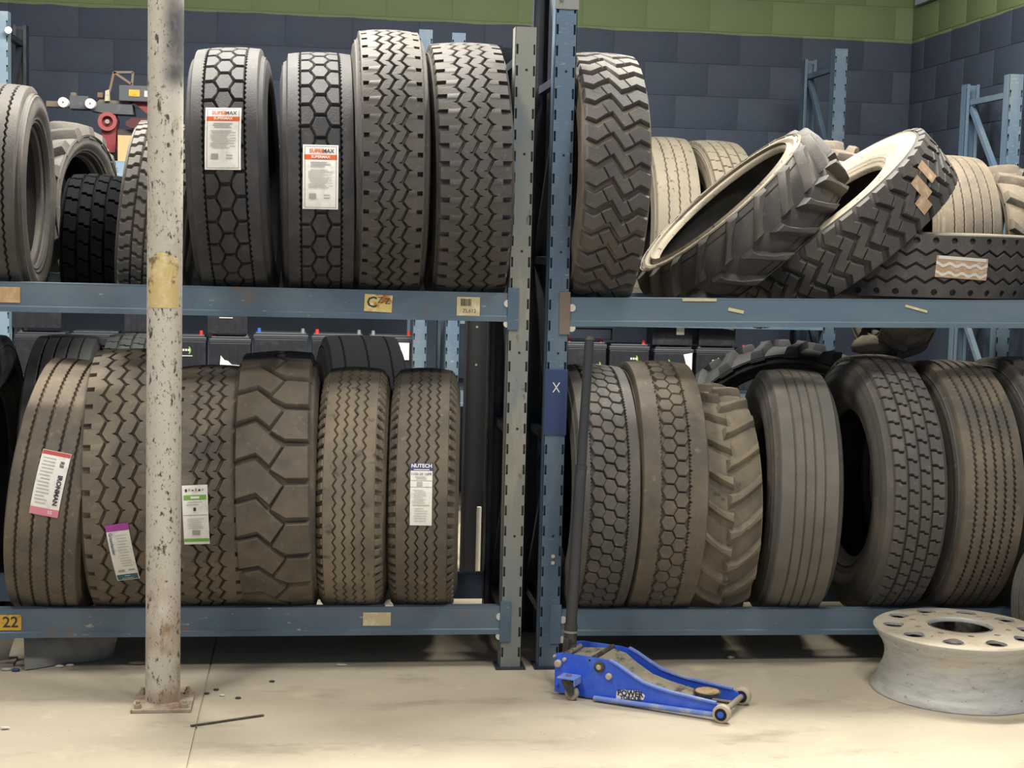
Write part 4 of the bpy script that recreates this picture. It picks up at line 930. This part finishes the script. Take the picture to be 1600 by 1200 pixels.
pprism('base', [(130, 234), (250, 234), (250, 249), (130, 249)], .2, M['dark'], .03); pprism('lower_link', [(182, 201), (240, 203), (240, 216), (182, 216)], .06, M['iron'], .04)
p, q = mp(187, 250, 8.5), mp(216, 213, 8.5)
tb = thing('wooden_box', 'pale wooden box on the rear shelf in front of the red machine', 'box', ((p.x+q.x)/2+.02, 8.51, 1.963))
h = q.z-1.963; wd = q.x-p.x+.05
for s in (-1, 1):
    MB().box((s*(wd/2-.006), 0, h/2), (.012, .11, h)).build('side_board', M['wood'], tb); MB().box((0, s*.049, h/2), (wd-.024, .012, h)).build('end_board', M['wood'], tb)
MB().box((0, 0, .006), (wd-.024, .086, .012)).build('bottom_board', M['wood'], tb)

# ------------------------------------------------------------------ small and loose things
p, q = at(426, 250, 8.55), at(442, 228, 8.55)
yb = thing('yellow_box', 'small yellow box on the rear shelf glimpsed between the two tagged upper tyres', 'box', ((p.x+q.x)/2, 8.55, 1.963))
hb_ = q.z-1.963
MB().box((0, 0, hb_*.4), (.055, .07, hb_*.8), bev=.003).build('body', M['yellow'], yb); MB().box((0, 0, hb_*.9), (.058, .073, hb_*.2), bev=.003).build('lid', M['yellow'], yb); MB().box((.004, -.0355, hb_*.4), (.03, .001, hb_*.35)).build('label_print', M['ink'], yb)
# dark steel posts standing in the aisle behind the two middle uprights
for px, lb_, Y, wd in ((742, 'black steel post standing behind the navy-tagged tyre', 7.2, .11), (779, 'black steel post just left of the grey slotted upright', 7.4, .09)):
    x = at(px, 700, Y).x; p = thing('steel_post', lb_, 'post', (x, Y, 0))
    for s in (-1, 1): MB().box((s*(wd/2-.003), .03, .75), (.006, .06, 1.5)).build('flange', M['dark'], p)
    MB().box((0, .03, .75), (wd-.012, .005, 1.5)).build('web', M['dark'], p)
    for z in (1.0, 1.18): MB().cyl((0, .026, z), (0, .032, z), .006, 10).build('bolt', M['bolt'], p)
x = at(748, 820, 6.9).x; p = at(748, 855, 6.9); q = at(748, 792, 6.9)
rod = MB().cyl((x, 6.9, 0), (x, 6.9, q.z), .011, 14); tag(rod.build('daylight_sliver', M['pale']), 'thin pale tube standing for daylight in the dark gap behind the navy-tagged tyre', 'sliver')  # pale rod added in place of daylight showing through the gap
# sacking and card under the left bottom beam
def sheet(name, label, cat, pts_top, pts_bot, y_top, y_bot, mtl, bulge=.03, th=.006, nx=10, ny=6):
    vs = []
    for j in range(ny+1):
        v = j/ny
        for i in range(nx+1):
            u = i/nx
            x = pts_top[0]+(pts_top[1]-pts_top[0])*u; xb = pts_bot[0]+(pts_bot[1]-pts_bot[0])*u
            z0 = pts_top[2]; zb = pts_bot[2]+(pts_bot[3]-pts_bot[2])*u
            yb = y_bot[0]+(y_bot[1]-y_bot[0])*u
            vs.append(Vector((x*(1-v)+xb*v, y_top*(1-v)+yb*v-bulge*math.sin(PI*v)*math.sin(PI*u)+.006*math.sin(9*u+4*v), z0*(1-v)+zb*v)))
    n = len(vs); vs2 = [p+Vector((0, th, .001)) for p in vs]; w1 = nx+1
    fs = [(j*w1+i, j*w1+i+1, (j+1)*w1+i+1, (j+1)*w1+i) for j in range(ny) for i in range(nx)]
    fs2 = [tuple(k+n for k in f[::-1]) for f in fs]
    bd = [i for i in range(w1)]+[j*w1+nx for j in range(1, ny+1)]+[ny*w1+i for i in range(nx-1, -1, -1)]+[j*w1 for j in range(ny-1, 0, -1)]
    ed = [(a, b, b+n, a+n) for a, b in zip(bd, bd[1:]+bd[:1])]
    o = MB().add(vs+vs2, fs+fs2+ed).build(name, mtl, None, 60); return tag(o, label, cat)
sheet('sacking', 'grey sacking slumped on the floor under the left bottom beam', 'sack', (-1.02, -.66, .165), (-.99, -.70, .004, .004), 5.72, (5.60, 5.74), M['cloth'], .035)
sheet('cardboard_piece', 'torn pale card leaning under the left bottom beam at photo edge', 'card', (-1.20, -1.03, .14), (-1.30, -1.07, .01, .01), 5.70, (5.66, 5.70), mat('grey_card', '#8d877d', .9, [('#a39d92', 10, .5, .7, 5, None)]), .01)
tag(MB().box((-1.17, 5.70, .006), (.26, .10, .012), bev=.003).build('floor_board', mat('pale_board', '#a3998a', .9)), 'thin pale board on the floor beside the grey sacking', 'board')
def chunk(name, label, cat, x, y, size, mtl, flat_=.5, seed=0, rot=0):
    rr = random.Random(seed); bm = bmesh.new(); bmesh.ops.create_icosphere(bm, subdivisions=2, radius=1)
    for v in bm.verts:
        k = 1+.35*(rr.random()-.5); v.co = Vector((v.co.x*size[0]*k, v.co.y*size[1]*k, v.co.z*size[2]*k))
    lo = min(v.co.z for v in bm.verts)
    m = MB(); bm.verts.index_update(); m.add([v.co-Vector((0, 0, lo)) for v in bm.verts], [[v.index for v in f.verts] for f in bm.faces]); bm.free()
    o = m.build(name, mtl, None, 80); o.location = (x, y, 0); o.rotation_euler = (0, 0, rot); return tag(o, label, cat)
chunk('foil_scrap', 'crumpled silver foil scrap on the floor right of the jack', 'scrap', 1.642, 5.65, (.016, .012, .009), M['foil'], seed=3)
chunk('rubber_crumb', 'small black crumb on the floor behind the jack', 'crumb', 1.185, 5.62, (.009, .007, .006), M['dark'], seed=4)
chunk('paper_scrap', 'small white paper scrap on the floor under the left bottom beam', 'scrap', .144, 5.615, (.022, .008, .004), M['pale'], seed=5)
chunk('rag', 'brown rag scrap on the floor just left of the column', 'rag', -.60, 5.66, (.035, .014, .008), M['rust'], seed=6)
for k, (px, py, l) in enumerate(((323, 1085, 'dark debris crumb right of the column foot, nearest the plate'), (338, 1079, 'dark debris crumb right of the column foot, farther out'), (347, 1088, 'pale debris crumb right of the column foot'), (372, 1092, 'small dark crumb farthest right of the column foot'), (425, 1066, 'tiny dark crumb on the floor under the solid tyre'))):
    d = Rm @ Vector(((px-800)/2400, -(py-600)/2400, -1)); p = Vector((0, 0, CAM_H))+d*(-CAM_H/d.z)
    chunk('floor_crumb', l, 'crumb', p.x, p.y, (.010, .006, .004), M['pale'] if 'pale' in l else M['iron'], seed=10+k)
for k, (px, py, l) in enumerate(((93, 1043, 'white plastic scrap along the sacking hem, left one'), (110, 1041, 'white plastic scrap along the sacking hem, right one'), (10, 1048, 'white scrap beside the thin board at left'), (8, 1140, 'white fleck on the floor at the left photo edge'))):
    d = Rm @ Vector(((px-800)/2400, -(py-600)/2400, -1)); p = Vector((0, 0, CAM_H))+d*(-CAM_H/d.z)
    chunk('plastic_scrap', l, 'scrap', p.x, p.y, (.016, .006, .005), M['pale'], seed=20+k)
chunk('blue_cap', 'small blue plastic cap on the floor beside the thin board', 'cap', -1.02, 5.585, (.014, .008, .008), M['bluepatch'], seed=31)
ms = MB().bar((-.353, 4.918, .0035), (-.124, 5.02, .0035), .012, .003, (0, 0, 1)); tag(ms.build('metal_strip', M['iron']), 'thin dark metal strip lying on the floor right of the column', 'strip')
tag(MB().box((0, 0, 0), (.03, .02, .004)).build('white_chip', M['white']), 'white chip lying on the left bottom beam between two brown tyres', 'chip').location = (.315, 5.57, .239)
# small glowing spot at far left, grey board high in the corner, rag on the block tyre
o = thing('bright_spot', 'tiny glowing spot on the far left rack frame', 'lamp', at(13, 47, 8.40))
gm = bpy.data.materials.new('spot_glow'); gm.use_nodes = True; gb = gm.node_tree.nodes['Principled BSDF']; gb.inputs['Emission Color'].default_value = (1, .97, .9, 1); gb.inputs['Emission Strength'].default_value = 6
MB().lathe([(0, -.016), (.012, -.012), (.017, 0), (.012, .008)], 20, 'Y').build('glow_cap', gm, o, 40); MB().lathe([(.012, .008), (.018, .01), (.010, .04), (0, .045)], 20, 'Y').build('dark_back', M['dark'], o, 40)
p, q = at(1427, 14, YW-.03), at(1478, -12, YW-.03)
tag(MB().box((XW-.02, YW-.35, p.z+.12), (.03, .5, .22)).build('grey_board', M['patchcol']), 'pale grey board high on the green right wall by the corner', 'board')
chunk('dust_rag', 'tan crumpled rag on top of the block tyre with open side', 'rag', 2.14, 6.05, (.085, .06, .045), M['rub_tan'], seed=41).location = (2.28, 5.98, 1.155)

# ------------------------------------------------------------------ groups of repeats
for o in list(COL.objects):
    if o.parent is not None or 'category' not in o: continue
    c = o['category']
    if c == 'tyre':
        o['group'] = 'tyres on the upper shelves' if o.location.z > 1.3 else ('tyres on the bottom shelves' if abs(o.location.y-YC) < .2 else 'tyres standing on the floor')
    elif c == 'rack frame': o['group'] = 'rack frames'
    elif c == 'shelf beam': o['group'] = 'shelf beams'
    elif c == 'shelf board': o['group'] = 'rear rack boards'
    elif c == 'crumb': o['group'] = 'crumbs on the floor'
    elif c == 'scrap': o['group'] = 'scraps on the floor'
    elif c == 'post': o['group'] = 'black steel posts'
